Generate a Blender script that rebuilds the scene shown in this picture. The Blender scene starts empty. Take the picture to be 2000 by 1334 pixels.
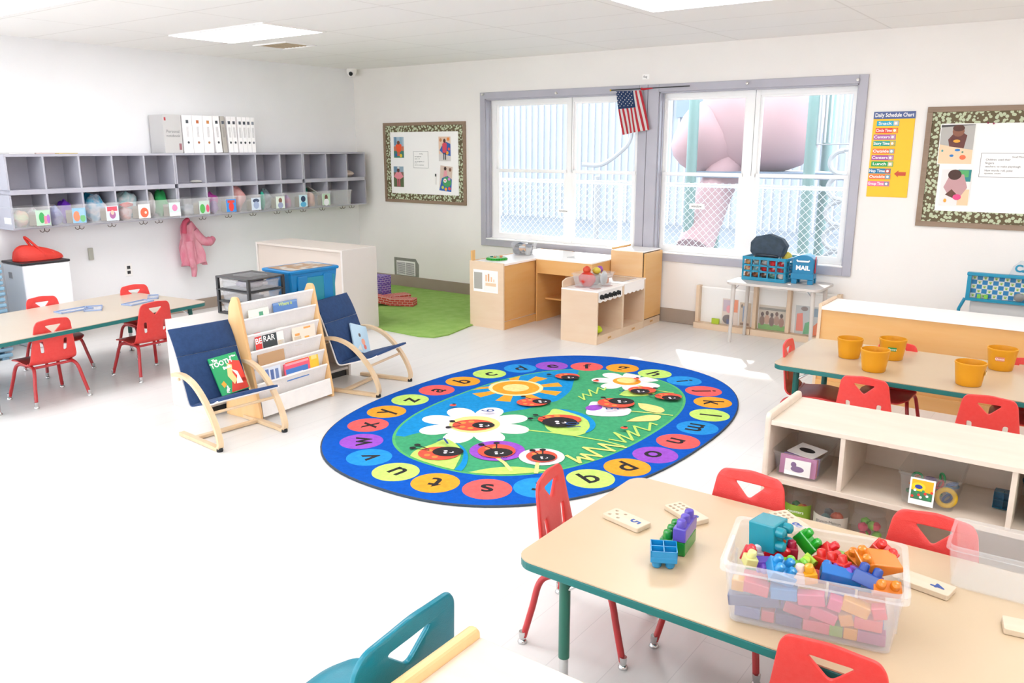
LIGHT, SKY, SUN, EXPO, KALB = 6.0, 2.9, 5.0, 0.93, .66
SUNDIR = (0.9, -1.45, -1)
import bpy, bmesh, math, random
from math import sin, cos, pi, radians as RD
from mathutils import Vector, Matrix
random.seed(7)
C = bpy.context.scene.collection

# ---------------------------------------------------------------- camera model
FPX, YAW, PITCH = 1607.9, -0.630, 0.232
CAM = Vector((7.611, -7.217, 1.65))
_f = Vector((sin(YAW)*cos(PITCH), cos(YAW)*cos(PITCH), -sin(PITCH)))
_r = Vector((cos(YAW), -sin(YAW), 0)); _u = _r.cross(_f)
def at(px, py, z=0.0, ax=2):
    """the point on the plane coordinate[ax]=z that a measurement px,py of the photograph belongs to"""
    d = _f + _r*((px-1000)/FPX) - _u*((py-667)/FPX)
    t = (z-CAM[ax])/d[ax]
    return CAM + d*t

# ---------------------------------------------------------------- materials
def lin(c):
    if isinstance(c, str):
        c = [int(c[i:i+2], 16)/255 for i in (0, 2, 4)]
    return tuple((v/12.92 if v <= .04045 else ((v+.055)/1.055)**2.4) for v in c)
_mats = {}
WHITE_PAINTED = {'file_white', 'paper', 'counter_white', 'bin_white', 'grey_laminate', 'window_paint', 'paint_white', 'paint_cream', 'ceiling_tile', 'ceiling_panel', 'vinyl_plank', 'white_vinyl', 'diffuser', 'white_paint'}
def alb(name, c):
    """reflectance of a thing from its look in the bright photograph"""
    k = 1. if name in WHITE_PAINTED else (.3 if name == 'concrete_yard' else .47 if name in ('siding', 'rib_white', 'dark_window', 'post_green', 'overexposed_red', 'deck_blue', 'white_pipe') else .8 if name.startswith(('maple', 'pale_maple', 'bentwood', 'shelf_birch', 'knotty')) else .86 if name.startswith(('pile_', 'mustard')) else .95 if name.startswith(('print_', 'chart_', 'card_', 'cover_', 'red_plastic', 'galvanised', 'white_canvas')) else KALB)
    return tuple(v*k for v in lin(c))
def mat(name, col, rough=.5, metal=0., spec=.5, alpha=1., trans=0., emit=None, estr=0., coat=0.):
    if name in _mats: return _mats[name]
    m = bpy.data.materials.new(name); m.use_nodes = True
    b = m.node_tree.nodes['Principled BSDF']
    b.inputs['Base Color'].default_value = (*(alb(name, col) if metal < .5 else lin(col)), 1)
    b.inputs['Roughness'].default_value = rough
    b.inputs['Metallic'].default_value = metal
    b.inputs['Specular IOR Level'].default_value = spec
    b.inputs['Alpha'].default_value = alpha
    b.inputs['Coat Weight'].default_value = coat
    if emit:
        b.inputs['Emission Color'].default_value = (*lin(emit), 1)
        b.inputs['Emission Strength'].default_value = estr
    _mats[name] = m
    return m
def nodes(m):
    nt = m.node_tree; return nt, nt.nodes['Principled BSDF']
def noisy(name, col, col2, scale=(8, 8, 8), rough=.5, bump=0., detail=3, lo=.35, hi=.65, spec=.5, bscale=None):
    """procedural two tone material, noise stretched by scale (wood grain, cloth, paint)"""
    if name in _mats: return _mats[name]
    m = mat(name, col, rough, spec=spec); nt, b = nodes(m)
    tc = nt.nodes.new('ShaderNodeTexCoord'); mp = nt.nodes.new('ShaderNodeMapping')
    mp.inputs['Scale'].default_value = scale
    nz = nt.nodes.new('ShaderNodeTexNoise'); nz.inputs['Detail'].default_value = detail; nz.inputs['Scale'].default_value = 1
    cr = nt.nodes.new('ShaderNodeValToRGB')
    cr.color_ramp.elements[0].position = lo; cr.color_ramp.elements[1].position = hi
    cr.color_ramp.elements[0].color = (*alb(name, col), 1); cr.color_ramp.elements[1].color = (*alb(name, col2), 1)
    nt.links.new(tc.outputs['Object'], mp.inputs['Vector']); nt.links.new(mp.outputs['Vector'], nz.inputs['Vector'])
    nt.links.new(nz.outputs['Fac'], cr.inputs['Fac']); nt.links.new(cr.outputs['Color'], b.inputs['Base Color'])
    if bump:
        bp = nt.nodes.new('ShaderNodeBump'); bp.inputs['Strength'].default_value = bump; bp.inputs['Distance'].default_value = .004
        n2 = nt.nodes.new('ShaderNodeTexNoise'); n2.inputs['Scale'].default_value = bscale or 90; n2.inputs['Detail'].default_value = 2
        nt.links.new(tc.outputs['Object'], n2.inputs['Vector'])
        nt.links.new(n2.outputs['Fac'], bp.inputs['Height']); nt.links.new(bp.outputs['Normal'], b.inputs['Normal'])
    return m

M = {}
M['wall_l'] = noisy('paint_white', 'E9E9EA', 'ECECED', (2, 2, 2), .55, .15)
M['wall_b'] = noisy('paint_cream', 'E8E4DF', 'EBE7E2', (2, 2, 2), .6, .15)
M['ceil'] = noisy('ceiling_tile', 'EFECE8', 'F3F0EC', (30, 30, 30), .8, .2)
M['base'] = noisy('vinyl_base', 'B8A594', 'BEAC9C', (3, 3, 3), .5)
M['trimv'] = noisy('window_paint', 'ABA9B2', 'B0AEB7', (4, 4, 4), .4)
M['white'] = mat('white_paint', 'EFEDEA', .45)
M['vinyl'] = mat('white_vinyl', 'F2F1EF', .35)
M['grey_cub'] = noisy('grey_laminate', 'ADACB6', 'B3B2BB', (5, 5, 5), .45)
M['maple'] = noisy('maple', 'F0B870', 'F2BE7A', (3, 3, 22), .42, 0)
M['maple_h'] = noisy('maple_across', 'F4C48C', 'F6CC98', (3, 22, 22), .42, 0)
M['maple_pale'] = noisy('pale_maple', 'EFD2B2', 'F2D8BA', (3, 3, 18), .4, 0)
M['pine'] = noisy('knotty_pine', 'FCD096', 'F0B878', (9, 9, 1.2), .45, 0, lo=.45, hi=.85)
M['bent'] = noisy('bentwood', 'EACBA2', 'EED2AC', (20, 20, 6), .35)
M['shelfwood'] = noisy('shelf_birch', 'E6D6C4', 'EADCCB', (4, 18, 18), .45)
M['tabletop'] = noisy('table_laminate', 'E2C8A4', 'E4CCAA', (3, 3, 3), .28)
M['tabletop_w'] = noisy('table_laminate_light', 'E2D2BC', 'E4D6C2', (3, 3, 3), .28)
M['counter'] = mat('counter_white', 'F4F0EC', .3)
M['teal'] = mat('teal_edge', '14807C', .4)
M['teal_leg'] = mat('teal_leg', '0F6B62', .35)
M['green_leg'] = mat('green_leg', '2E7A66', .35)
M['chrome'] = mat('chrome', 'CFCFCF', .22, 1.)
M['red'] = noisy('red_plastic', 'D83834', 'DA3F3A', (60, 60, 60), .38, .15, bscale=300)
M['red_leg'] = mat('red_tube', 'D63A3E', .3)
M['tealp'] = noisy('teal_plastic', '0089A0', '008EA6', (60, 60, 60), .3, .1, bscale=300)
M['black'] = mat('black_rubber', '1D1F21', .6)
M['dark'] = mat('dark_grey', '3A3A3C', .5)
M['navy'] = noisy('navy_canvas', '28497C', '2E5288', (40, 40, 40), .85, .5, bscale=220)
M['sling'] = noisy('white_canvas', 'EBE8E5', 'F1EEEB', (12, 12, 12), .85, .3)
M['green_rug'] = noisy('green_carpet', '9CCB5C', 'B0DA72', (9, 9, 9), .95, .9, lo=.3, hi=.7, bscale=160)
M['pot'] = mat('mustard_plastic', 'E09C12', .45)
M['blue_tub'] = mat('blue_tub', '1590D6', .35)
M['cyan'] = mat('cyan_plastic', '11A0C8', .35)
M['bluem'] = mat('mail_blue', '0E92C6', .35)
M['paper'] = mat('paper', 'F6F4F1', .7)
M['ink'] = mat('ink', '2A2A2C', .7)
M['inkgrey'] = mat('ink_grey', '8A8A8C', .7)
M['yellow'] = mat('yellow', 'F7C80E', .5)
M['orange'] = mat('orange', 'F58A1E', .45)
M['lime'] = mat('lime', 'B6DC3A', .45)
M['clothblue'] = mat('cloth_blue', '1D3C6B', .8)
M['flagred'] = mat('flag_red', 'D22F3C', .8)
M['flagwhite'] = mat('flag_white', 'F3EFEC', .8)

def clear(name, col, a=.25, rough=.12):
    """thin translucent plastic / glass"""
    if name in _mats: return _mats[name]
    m = bpy.data.materials.new(name); m.use_nodes = True; nt = m.node_tree
    for n in list(nt.nodes): nt.nodes.remove(n)
    o = nt.nodes.new('ShaderNodeOutputMaterial'); mx = nt.nodes.new('ShaderNodeMixShader')
    t = nt.nodes.new('ShaderNodeBsdfTransparent'); p = nt.nodes.new('ShaderNodeBsdfPrincipled')
    t.inputs['Color'].default_value = (*[1-(1-v)*.18 for v in lin(col)], 1)
    p.inputs['Base Color'].default_value = (*[v*.85 for v in lin(col)], 1); p.inputs['Roughness'].default_value = rough
    mx.inputs['Fac'].default_value = a
    nt.links.new(t.outputs[0], mx.inputs[1]); nt.links.new(p.outputs[0], mx.inputs[2]); nt.links.new(mx.outputs[0], o.inputs['Surface'])
    _mats[name] = m; return m
M['clear'] = clear('clear_plastic', 'F4F6F8', .15)
M['frost'] = clear('frosted_plastic', 'F4F4F6', .21, .3)
M['cubbybin'] = clear('clear_cubby_bin', 'FFFFFF', .19, .2)
M['smoke'] = clear('clear_plastic_tray', 'E4E4E2', .08)
M['glass'] = clear('window_glass', 'F4F8FF', .05, .03)
M['acryl'] = clear('acrylic', 'F4F4F2', .35, .1)

# ---------------------------------------------------------------- geometry builder
class G:
    def __init__(s): s.v = []; s.f = []; s.m = []; s.mats = []; s.sm = []
    def mi(s, m):
        if isinstance(m, str): m = M[m]
        if m not in s.mats: s.mats.append(m)
        return s.mats.index(m)
    def add(s, vs, fs, m, T=None, smooth=False):
        o = len(s.v); k = s.mi(m)
        for v in vs:
            v = Vector(v); s.v.append(tuple(T @ v) if T else tuple(v))
        for f in fs: s.f.append([i+o for i in f]); s.m.append(k); s.sm.append(smooth)
        return s
    def box(s, x0, x1, y0, y1, z0, z1, m, T=None, bev=0.):
        if bev:
            bm = bmesh.new(); bmesh.ops.create_cube(bm, size=1)
            for v in bm.verts: v.co = ((x0+x1)/2+v.co.x*(x1-x0), (y0+y1)/2+v.co.y*(y1-y0), (z0+z1)/2+v.co.z*(z1-z0))
            bmesh.ops.bevel(bm, geom=bm.edges[:], offset=bev, segments=2, profile=.5, affect='EDGES')
            return s.bm(bm, m, T)
        vs = [(x, y, z) for z in (z0, z1) for y in (y0, y1) for x in (x0, x1)]
        return s.add(vs, [(0, 2, 3, 1), (4, 5, 7, 6), (0, 1, 5, 4), (2, 6, 7, 3), (0, 4, 6, 2), (1, 3, 7, 5)], m, T)
    def bm(s, bm, m, T=None, smooth=False):
        bm.verts.index_update()
        s.add([v.co.copy() for v in bm.verts], [[v.index for v in f.verts] for f in bm.faces], m, T, smooth)
        bm.free(); return s
    def ring(s, rings, m, T=None, smooth=True, caps=True, closed=False):
        n = len(rings[0]); vs = [p for r in rings for p in r]; fs = []
        R = len(rings)
        for i in range(R-1 if not closed else R):
            for j in range(n):
                a = i*n+j; b = i*n+(j+1) % n; c = ((i+1) % R)*n+(j+1) % n; d = ((i+1) % R)*n+j
                fs.append((a, b, c, d))
        s.add(vs, fs, m, T, smooth)
        if caps and not closed:
            s.add(rings[0], [list(range(n))[::-1]], m, T); s.add(rings[-1], [list(range(n))], m, T)
        return s
    def cyl(s, r, z0, z1, m, c=(0, 0), r2=None, n=20, T=None, smooth=True):
        r2 = r if r2 is None else r2
        return s.ring([[(c[0]+q*cos(2*pi*k/n), c[1]+q*sin(2*pi*k/n), z) for k in range(n)] for q, z in ((r, z0), (r2, z1))], m, T, smooth)
    def lathe(s, prof, m, n=24, T=None, c=(0, 0), caps=True):
        return s.ring([[(c[0]+q*cos(2*pi*k/n), c[1]+q*sin(2*pi*k/n), z) for k in range(n)] for q, z in prof], m, T, True, caps)
    def tube(s, pts, r, m, n=10, T=None, flat=None, closed=False, caps=True):
        """round tube (or flat=(w,h) rectangular strip) along pts; r may be a list"""
        pts = [Vector(p) for p in pts]; rings = []; up = None
        for i, p in enumerate(pts):
            if closed: d = pts[(i+1) % len(pts)]-pts[i-1]
            else: d = (pts[min(i+1, len(pts)-1)]-pts[max(i-1, 0)])
            d.normalize()
            if up is None:
                up = Vector((0, 0, 1)) if abs(d.z) < .9 else Vector((0, 1, 0))
                if flat: up = Vector((0, 1, 0)) if abs(d.y) < .9 else Vector((1, 0, 0))
            a = (up-d*up.dot(d)).normalized(); b = d.cross(a); up = a
            q = r[i] if isinstance(r, (list, tuple)) else r
            if flat: rings.append([p+a*x+b*y for x, y in ((flat[0]/2, flat[1]/2), (-flat[0]/2, flat[1]/2), (-flat[0]/2, -flat[1]/2), (flat[0]/2, -flat[1]/2))])
            else: rings.append([p+a*q*cos(2*pi*k/n)+b*q*sin(2*pi*k/n) for k in range(n)])
        return s.ring(rings, m, T, not flat, caps, closed)
    def poly(s, pts, z, m, T=None, h=0.):
        """flat polygon, optionally given thickness h downwards"""
        n = len(pts)
        a = sum(pts[i][0]*pts[(i+1) % n][1]-pts[(i+1) % n][0]*pts[i][1] for i in range(n))
        if a < 0: pts = pts[::-1]
        s.add([(p[0], p[1], z) for p in pts], [list(range(n))], m, T)
        if h:
            s.add([(p[0], p[1], z-h) for p in pts], [list(range(n))[::-1]], m, T)
            s.add([(p[0], p[1], z-h) for p in pts]+[(p[0], p[1], z) for p in pts], [(i, (i+1) % n, n+(i+1) % n, n+i) for i in range(n)], m, T)
        return s
    def sph(s, c, r, m, T=None, seg=14, noise=0.):
        if not isinstance(r, (tuple, list)): r = (r, r, r)
        vs = []; fs = []; nr = seg//2+1
        ph = [random.uniform(0, 6) for _ in range(4)]
        for i in range(nr+1):
            t = pi*i/nr
            for j in range(seg):
                a = 2*pi*j/seg; k = 1+noise*(sin(3*a+ph[0]+2*t)*.5+sin(5*t+ph[1])*.4+sin(2*a-4*t+ph[2])*.5)
                vs.append((c[0]+r[0]*k*sin(t)*cos(a), c[1]+r[1]*k*sin(t)*sin(a), c[2]+r[2]*k*cos(t)))
        for i in range(nr):
            for j in range(seg): fs.append((i*seg+j, (i+1)*seg+j, (i+1)*seg+(j+1) % seg, i*seg+(j+1) % seg))
        return s.add(vs, fs, m, T, True)
    def grid(s, fn, nu, nv, m, thick=0., T=None, mfn=None, smooth=True):
        """surface fn(u,v) u,v in 0..1, given thickness along z-normal via offset copies"""
        P = [[Vector(fn(i/nu, j/nv)) for j in range(nv+1)] for i in range(nu+1)]
        idx = lambda i, j: i*(nv+1)+j
        vs = [P[i][j] for i in range(nu+1) for j in range(nv+1)]
        N = []
        for i in range(nu+1):
            for j in range(nv+1):
                a = P[min(i+1, nu)][j]-P[max(i-1, 0)][j]; b = P[i][min(j+1, nv)]-P[i][max(j-1, 0)]
                N.append(a.cross(b).normalized())
        def put(vv, ff, mm): s.add(vv, ff, mm, T, smooth)
        if mfn is None:
            put(vs, [(idx(i, j), idx(i+1, j), idx(i+1, j+1), idx(i, j+1)) for i in range(nu) for j in range(nv)], m)
        else:
            o = len(s.v); s.add(vs, [], m, T)
            for i in range(nu):
                for j in range(nv):
                    s.f.append([o+k for k in (idx(i, j), idx(i+1, j), idx(i+1, j+1), idx(i, j+1))]); s.m.append(s.mi(mfn(i, j))); s.sm.append(smooth)
        if thick:
            lo = [v-n*thick for v, n in zip(vs, N)]
            put(lo, [(idx(i, j+1), idx(i+1, j+1), idx(i+1, j), idx(i, j)) for i in range(nu) for j in range(nv)], m)
            rim = [idx(i, 0) for i in range(nu+1)]+[idx(nu, j) for j in range(1, nv+1)]+[idx(i, nv) for i in range(nu-1, -1, -1)]+[idx(0, j) for j in range(nv-1, 0, -1)]
            n = len(rim)
            s.add([vs[k] for k in rim]+[lo[k] for k in rim], [(k, n+k, n+(k+1) % n, (k+1) % n) for k in range(n)], m, T)
        return s
    def text(s, body, size, m, T=None, h=0., align='CENTER', bold=0., shear=0., w=None):
        vs, fs, wd = text_mesh(body, size, h, align, bold, shear)
        if w:
            k = w/max(wd, 1e-6); vs = [(v[0]*k, v[1], v[2]) for v in vs]
        return s.add(vs, fs, m, T)
    def build(s, name, parent=None, **kw):
        me = bpy.data.meshes.new(name); me.from_pydata(s.v, [], s.f)
        for m in s.mats: me.materials.append(m)
        for p, k, sm in zip(me.polygons, s.m, s.sm): p.material_index = k; p.use_smooth = sm
        me.validate(); me.update()
        o = bpy.data.objects.new(name, me); C.objects.link(o)
        if parent: o.parent = parent
        if any(s.sm):
            try: me.set_sharp_from_angle(angle=RD(40))
            except Exception: pass
        for k, v in kw.items(): o[k] = v
        return o

_tc = {}
def text_mesh(body, size, h=0., align='CENTER', bold=0., shear=0.):
    key = (body, round(size, 4), h, align, bold, shear)
    if key in _tc: return _tc[key]
    cu = bpy.data.curves.new('t', 'FONT'); cu.body = body; cu.size = size; cu.extrude = h/2; cu.resolution_u = 3
    cu.align_x = align; cu.align_y = 'CENTER'; cu.offset = bold; cu.shear = shear
    o = bpy.data.objects.new('t', cu); C.objects.link(o)
    dg = bpy.context.evaluated_depsgraph_get(); dg.update()
    me = bpy.data.meshes.new_from_object(o.evaluated_get(dg))
    vs = [tuple(v.co) for v in me.vertices]; fs = [list(p.vertices) for p in me.polygons]
    bpy.data.objects.remove(o); bpy.data.curves.remove(cu); bpy.data.meshes.remove(me)
    wd = (max(v[0] for v in vs)-min(v[0] for v in vs)) if vs else 1
    _tc[key] = (vs, fs, wd); return _tc[key]

def plate(outline, holes=(), cuts=(), thick=.01, bev=.003, axis='Y'):
    """2D outline with holes filled and thickened, cut by lines so that it can be bent; returns a bmesh in x,y with z thickness"""
    cu = bpy.data.curves.new('p', 'CURVE'); cu.dimensions = '2D'; cu.fill_mode = 'BOTH'; cu.extrude = max(thick/2-bev, 0.0001); cu.bevel_depth = bev; cu.bevel_resolution = 1
    cu.offset = -bev
    for pts in [outline]+list(holes):
        sp = cu.splines.new('POLY'); sp.points.add(len(pts)-1)
        for q, p in zip(sp.points, pts): q.co = (p[0], p[1], 0, 1)
        sp.use_cyclic_u = True
    o = bpy.data.objects.new('p', cu); C.objects.link(o)
    dg = bpy.context.evaluated_depsgraph_get(); dg.update()
    me = bpy.data.meshes.new_from_object(o.evaluated_get(dg))
    bm = bmesh.new(); bm.from_mesh(me)
    bpy.data.objects.remove(o); bpy.data.curves.remove(cu); bpy.data.meshes.remove(me)
    bmesh.ops.remove_doubles(bm, verts=bm.verts[:], dist=1e-5)
    for c in cuts:
        no = (0, 1, 0) if axis == 'Y' else (1, 0, 0)
        if axis == 'B': no = c[1]; c = c[0]; co = c
        else: co = (0, c, 0) if axis == 'Y' else (c, 0, 0)
        bmesh.ops.bisect_plane(bm, geom=bm.verts[:]+bm.edges[:]+bm.faces[:], plane_co=co, plane_no=no)
    return bm
def rrect(w, h, r, n=5, cx=0, cy=0):
    P = []
    for (sx, sy, a0) in ((1, 1, 0), (-1, 1, 90), (-1, -1, 180), (1, -1, 270)):
        for k in range(n+1):
            a = RD(a0+90*k/n); P.append((cx+sx*(w/2-r)+r*cos(a), cy+sy*(h/2-r)+r*sin(a)))
    return P
def fillet(pts, r, n=4):
    """round the corners of a polygon"""
    out = []; N = len(pts)
    for i in range(N):
        p = Vector(pts[i]).to_2d() if len(pts[i]) > 2 else Vector(pts[i]); a = Vector(pts[i-1])-p; b = Vector(pts[(i+1) % N])-p
        q = r[i] if isinstance(r, (list, tuple)) else r
        q = min(q, a.length*.45, b.length*.45); A = p+a.normalized()*q; B = p+b.normalized()*q
        for k in range(n+1):
            t = k/n; out.append(tuple(A*(1-t)**2+p*2*t*(1-t)+B*t*t))
    return out
def circ(x, y, r, n=28, ry=None, a0=0):
    ry = ry or r
    return [(x+r*cos(2*pi*k/n)*cos(a0)-ry*sin(2*pi*k/n)*sin(a0), y+r*cos(2*pi*k/n)*sin(a0)+ry*sin(2*pi*k/n)*cos(a0)) for k in range(n)]
def smooth_path(pts, n=6):
    """catmull-rom through points"""
    pts = [Vector(p) for p in pts]; out = []
    for i in range(len(pts)-1):
        p0 = pts[max(i-1, 0)]; p1 = pts[i]; p2 = pts[i+1]; p3 = pts[min(i+2, len(pts)-1)]
        for k in range(n):
            t = k/n; out.append(.5*((2*p1)+(p2-p0)*t+(2*p0-5*p1+4*p2-p3)*t*t+(-p0+3*p1-3*p2+p3)*t**3))
    out.append(pts[-1]); return out
def tag(o, label=None, cat=None, group=None, kind=None):
    if label: o['label'] = label
    if cat: o['category'] = cat
    if group: o['group'] = group
    if kind: o['kind'] = kind
    return o
def thing(name, label, cat, loc=(0, 0, 0), rz=0., group=None):
    o = bpy.data.objects.new(name, None); C.objects.link(o); o.empty_display_size = .05
    o.location = loc; o.rotation_euler = (0, 0, rz)
    return tag(o, label, cat, group)
def place(o, loc, rz=0., rx=0., ry=0.):
    o.location = loc; o.rotation_euler = (rx, ry, rz); return o
def copy_tree(o, parent=None):
    c = o.copy(); C.objects.link(c)
    if parent: c.parent = parent
    for ch in list(o.children): copy_tree(ch, c)
    return c
def struct(g, name): return tag(g.build(name), kind='structure')
def Tm(loc=(0, 0, 0), rz=0., rx=0., ry=0.):
    return Matrix.Translation(loc) @ Matrix.Rotation(rz, 4, 'Z') @ Matrix.Rotation(ry, 4, 'Y') @ Matrix.Rotation(rx, 4, 'X')
WALLT = lambda x, z, y=0.: Matrix.Translation((x, y, z)) @ Matrix.Rotation(pi/2, 4, 'X')   # local x right, y up on the window wall
LWALLT = lambda y, z, x=0.: Matrix.Translation((x, y, z)) @ Matrix.Rotation(pi/2, 4, 'Z') @ Matrix.Rotation(pi/2, 4, 'X')
# ================================================================ SETTING
H = 2.545; XR = 9.2; YF = -9.4
# floor with staggered vinyl planks
fm = mat('vinyl_plank', 'EAE8E6', .3, spec=.35); nt, b = nodes(fm)
tc = nt.nodes.new('ShaderNodeTexCoord'); mp = nt.nodes.new('ShaderNodeMapping'); mp.inputs['Rotation'].default_value = (0, 0, pi/2)
br = nt.nodes.new('ShaderNodeTexBrick'); br.inputs['Scale'].default_value = 1; br.inputs['Brick Width'].default_value = 1.2; br.inputs['Row Height'].default_value = .18
br.inputs['Mortar Size'].default_value = .0014; br.inputs['Color1'].default_value = (*lin('E0DEDB'), 1); br.inputs['Color2'].default_value = (*lin('DDDBD8'), 1); br.inputs['Mortar'].default_value = (*lin('CECCCA'), 1)
nz = nt.nodes.new('ShaderNodeTexNoise'); m2 = nt.nodes.new('ShaderNodeMapping'); m2.inputs['Scale'].default_value = (22, 1.6, 1); nz.inputs['Scale'].default_value = 1; nz.inputs['Detail'].default_value = 5
mx = nt.nodes.new('ShaderNodeMix'); mx.data_type = 'RGBA'; mx.blend_type = 'MULTIPLY'; mx.inputs['Factor'].default_value = .09
nt.links.new(tc.outputs['Object'], mp.inputs['Vector']); nt.links.new(mp.outputs[0], br.inputs['Vector'])
nt.links.new(tc.outputs['Object'], m2.inputs['Vector']); nt.links.new(m2.outputs[0], nz.inputs['Vector'])
nt.links.new(br.outputs['Color'], mx.inputs[6]); nt.links.new(nz.outputs['Fac'], mx.inputs[7]); nt.links.new(mx.outputs[2], b.inputs['Base Color'])
struct(G().box(-.1, XR+.1, YF-.1, .14, -.1, 0, fm), 'floor')
# ceiling: suspended tiles with thin grid lines
cm = mat('ceiling_panel', 'F3F1EE', .85); nt, b = nodes(cm)
tc = nt.nodes.new('ShaderNodeTexCoord'); br = nt.nodes.new('ShaderNodeTexBrick'); mp = nt.nodes.new('ShaderNodeMapping'); mp.inputs['Location'].default_value = (-1.12, 1.86, 0)
br.offset = 0; br.inputs['Scale'].default_value = 1; br.inputs['Brick Width'].default_value = 1.22; br.inputs['Row Height'].default_value = .61; br.inputs['Mortar Size'].default_value = .007
br.inputs['Color1'].default_value = br.inputs['Color2'].default_value = (*lin('F1EFEC'), 1); br.inputs['Mortar'].default_value = (*lin('E2DFDB'), 1)
nt.links.new(tc.outputs['Object'], mp.inputs['Vector']); nt.links.new(mp.outputs[0], br.inputs['Vector']); nt.links.new(br.outputs['Color'], b.inputs['Base Color'])
struct(G().box(-.1, XR+.1, YF-.1, .14, H, H+.1, cm), 'ceiling')
struct(G().box(-.1, 0, -5.9, .14, 0, H, 'wall_l').box(-.1, 0, YF, -5.9, 2.3, H, 'wall_l').box(-.1, 0, YF, -8.9, 0, 2.3, 'wall_l'), 'wall_left')
struct(G().box(XR, XR+.1, YF, .14, 0, H, 'wall_b'), 'wall_right')
struct(G().box(0, XR, YF-.1, YF, 0, .7, 'wall_b').box(0, XR, YF-.1, YF, 2.3, H, 'wall_b').box(0, .6, YF-.1, YF, .7, 2.3, 'wall_b').box(8.4, XR, YF-.1, YF, .7, 2.3, 'wall_b'), 'wall_front')
WX0, WX1, WZ0, WZ1 = 2.0, 5.80, .66, 2.145          # rough opening of the two windows
XM0, XM1 = 3.84, 4.04
g = G()
g.box(0, WX0, 0, .14, 0, H, 'wall_b').box(WX1, XR, 0, .14, 0, H, 'wall_b').box(WX0, WX1, 0, .14, 0, WZ0, 'wall_b').box(WX0, WX1, 0, .14, WZ1, H, 'wall_b').box(XM0, XM1, 0, .14, WZ0, WZ1, 'wall_b')
struct(g, 'wall_back')
g = G().box(0, 2.77, -.012, 0, 0, .135, 'base', bev=.004).box(3.17, XR, -.012, 0, 0, .135, 'base', bev=.004); struct(g, 'baseboard_back')
struct(G().box(0, .012, YF, -.012, 0, .11, 'base', bev=.004), 'baseboard_left')
# window casings and frames
def window(n, x0, x1, cx0, cx1, gl, label):
    g = G()
    o = tag(bpy.data.objects.new('window_%d' % n, None), kind='structure'); C.objects.link(o); o.location = (x0, 0, WZ0)
    T = Matrix.Translation((-x0, 0, -WZ0))
    cz0, cz1 = .59, 2.214
    g.box(cx0, x0, -.02, 0, cz0, cz1, 'trimv', T, bev=.003).box(x1, cx1, -.02, 0, cz0, cz1, 'trimv', T, bev=.003)
    g.box(x0, x1, -.02, 0, WZ1, cz1, 'trimv', T, bev=.003).box(x0, x1, -.02, 0, cz0, WZ0, 'trimv', T, bev=.003)
    g.build('window_casing', o)
    g = G()
    g.box(x0, x0+.012, -.001, .1, WZ0, WZ1, 'trimv', T).box(x1-.012, x1, -.001, .1, WZ0, WZ1, 'trimv', T).box(x0, x1, -.001, .1, WZ1-.012, WZ1, 'trimv', T)
    g.box(x0+.012, x0+.02, .045, .06, WZ0, WZ1-.012, 'trimv', T).box(x0, x1, -.018, .1, WZ0, WZ0+.014, 'vinyl', T, bev=.004)
    g.build('window_reveal', o)
    a, b2, c, d = gl
    g = G(); z0, z1, zm = .665, 2.135, 1.40; y0, y1 = .085, .135
    X0, X1 = x0+.012, x1-.012
    g.box(X0, a-.025, y0, y1, z0, z1, 'vinyl', T).box(d+.025, X1, y0, y1, z0, z1, 'vinyl', T).box(b2+.02, c-.02, y0-.006, y1, z0, z1, 'vinyl', T)
    for (p, q) in ((a, b2), (c, d)):
        g.box(p-.025, q+.025, y0, y1, z1-.045, z1, 'vinyl', T).box(p-.025, q+.025, y0, y1, z0, z0+.03, 'vinyl', T)
    xm = (b2+c)/2
    g.box(xm-.0015+.02, xm+.0015+.02, y0-.008, y0-.0055, zm, z1, 'inkgrey', T)
    g.build('window_frame', o)
    for (p, q) in ((a, b2), (c, d)):
        for up in (1, 0):
            s = G(); zz0, zz1 = ((zm-.015, z1-.045) if up else (z0+.03, zm+.02)); yy = (.115 if up else .095)
            e = .018 if up else .03; px, qx = p-.025, q+.025
            s.box(px, p+(0 if up else .012), yy-.014, yy+.01, zz0, zz1, 'vinyl', T).box(q-(0 if up else .012), qx, yy-.014, yy+.01, zz0, zz1, 'vinyl', T)
            s.box(px, qx, yy-.016, yy+.0104, zz1-e, zz1, 'vinyl', T).box(px, qx, yy-.0146, yy+.0106, zz0, zz0+e*1.2, 'vinyl', T)
            so = s.build('window_sash', o)
            G().box(p, q, yy-.002, yy+.002, zz0+e, zz1-e, 'glass', T).build('pane', so)
    return o
w1 = window(1, WX0, XM0, 1.938, 3.925, (2.105, 2.965, 3.075, 3.75), '')
w2 = window(2, XM1, WX1, 3.93, 5.869, (4.085, 4.825, 4.985, 5.735), '')
# glazing out of frame: rear added to brighten the room, left guessed from shadows
def unseen_glazing(n, p0, p1, z0, z1, k, axis):
    o = tag(bpy.data.objects.new('window_%d' % n, None), kind='structure'); C.objects.link(o)
    f = G(); g2 = G(); st = (p1-p0)/k
    def B(a, b2, c, d2, gg, m, e=.03):
        if axis == 'x': gg.box(a, b2, YF-.08, YF-.08+e, c, d2, m)
        else: gg.box(-.08, -.08+e, a, b2, c, d2, m)
    for i in range(k+1): B(p0+i*st-.03, p0+i*st+.03, z0, z1, f, 'vinyl', .06)
    B(p0, p1, z0, z0+.06, f, 'vinyl', .06); B(p0, p1, z1-.06, z1, f, 'vinyl', .06)
    f.build('window_frame', o)
    for i in range(k): g2 = G(); B(p0+i*st+.031, p0+(i+1)*st-.031, z0+.061, z1-.061, g2, 'glass', .006); g2.build('pane', o)
unseen_glazing(3, .6, 8.4, .7, 2.3, 6, 'x'); unseen_glazing(4, -8.9, -5.9, .02, 2.3, 3, 'y')
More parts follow.
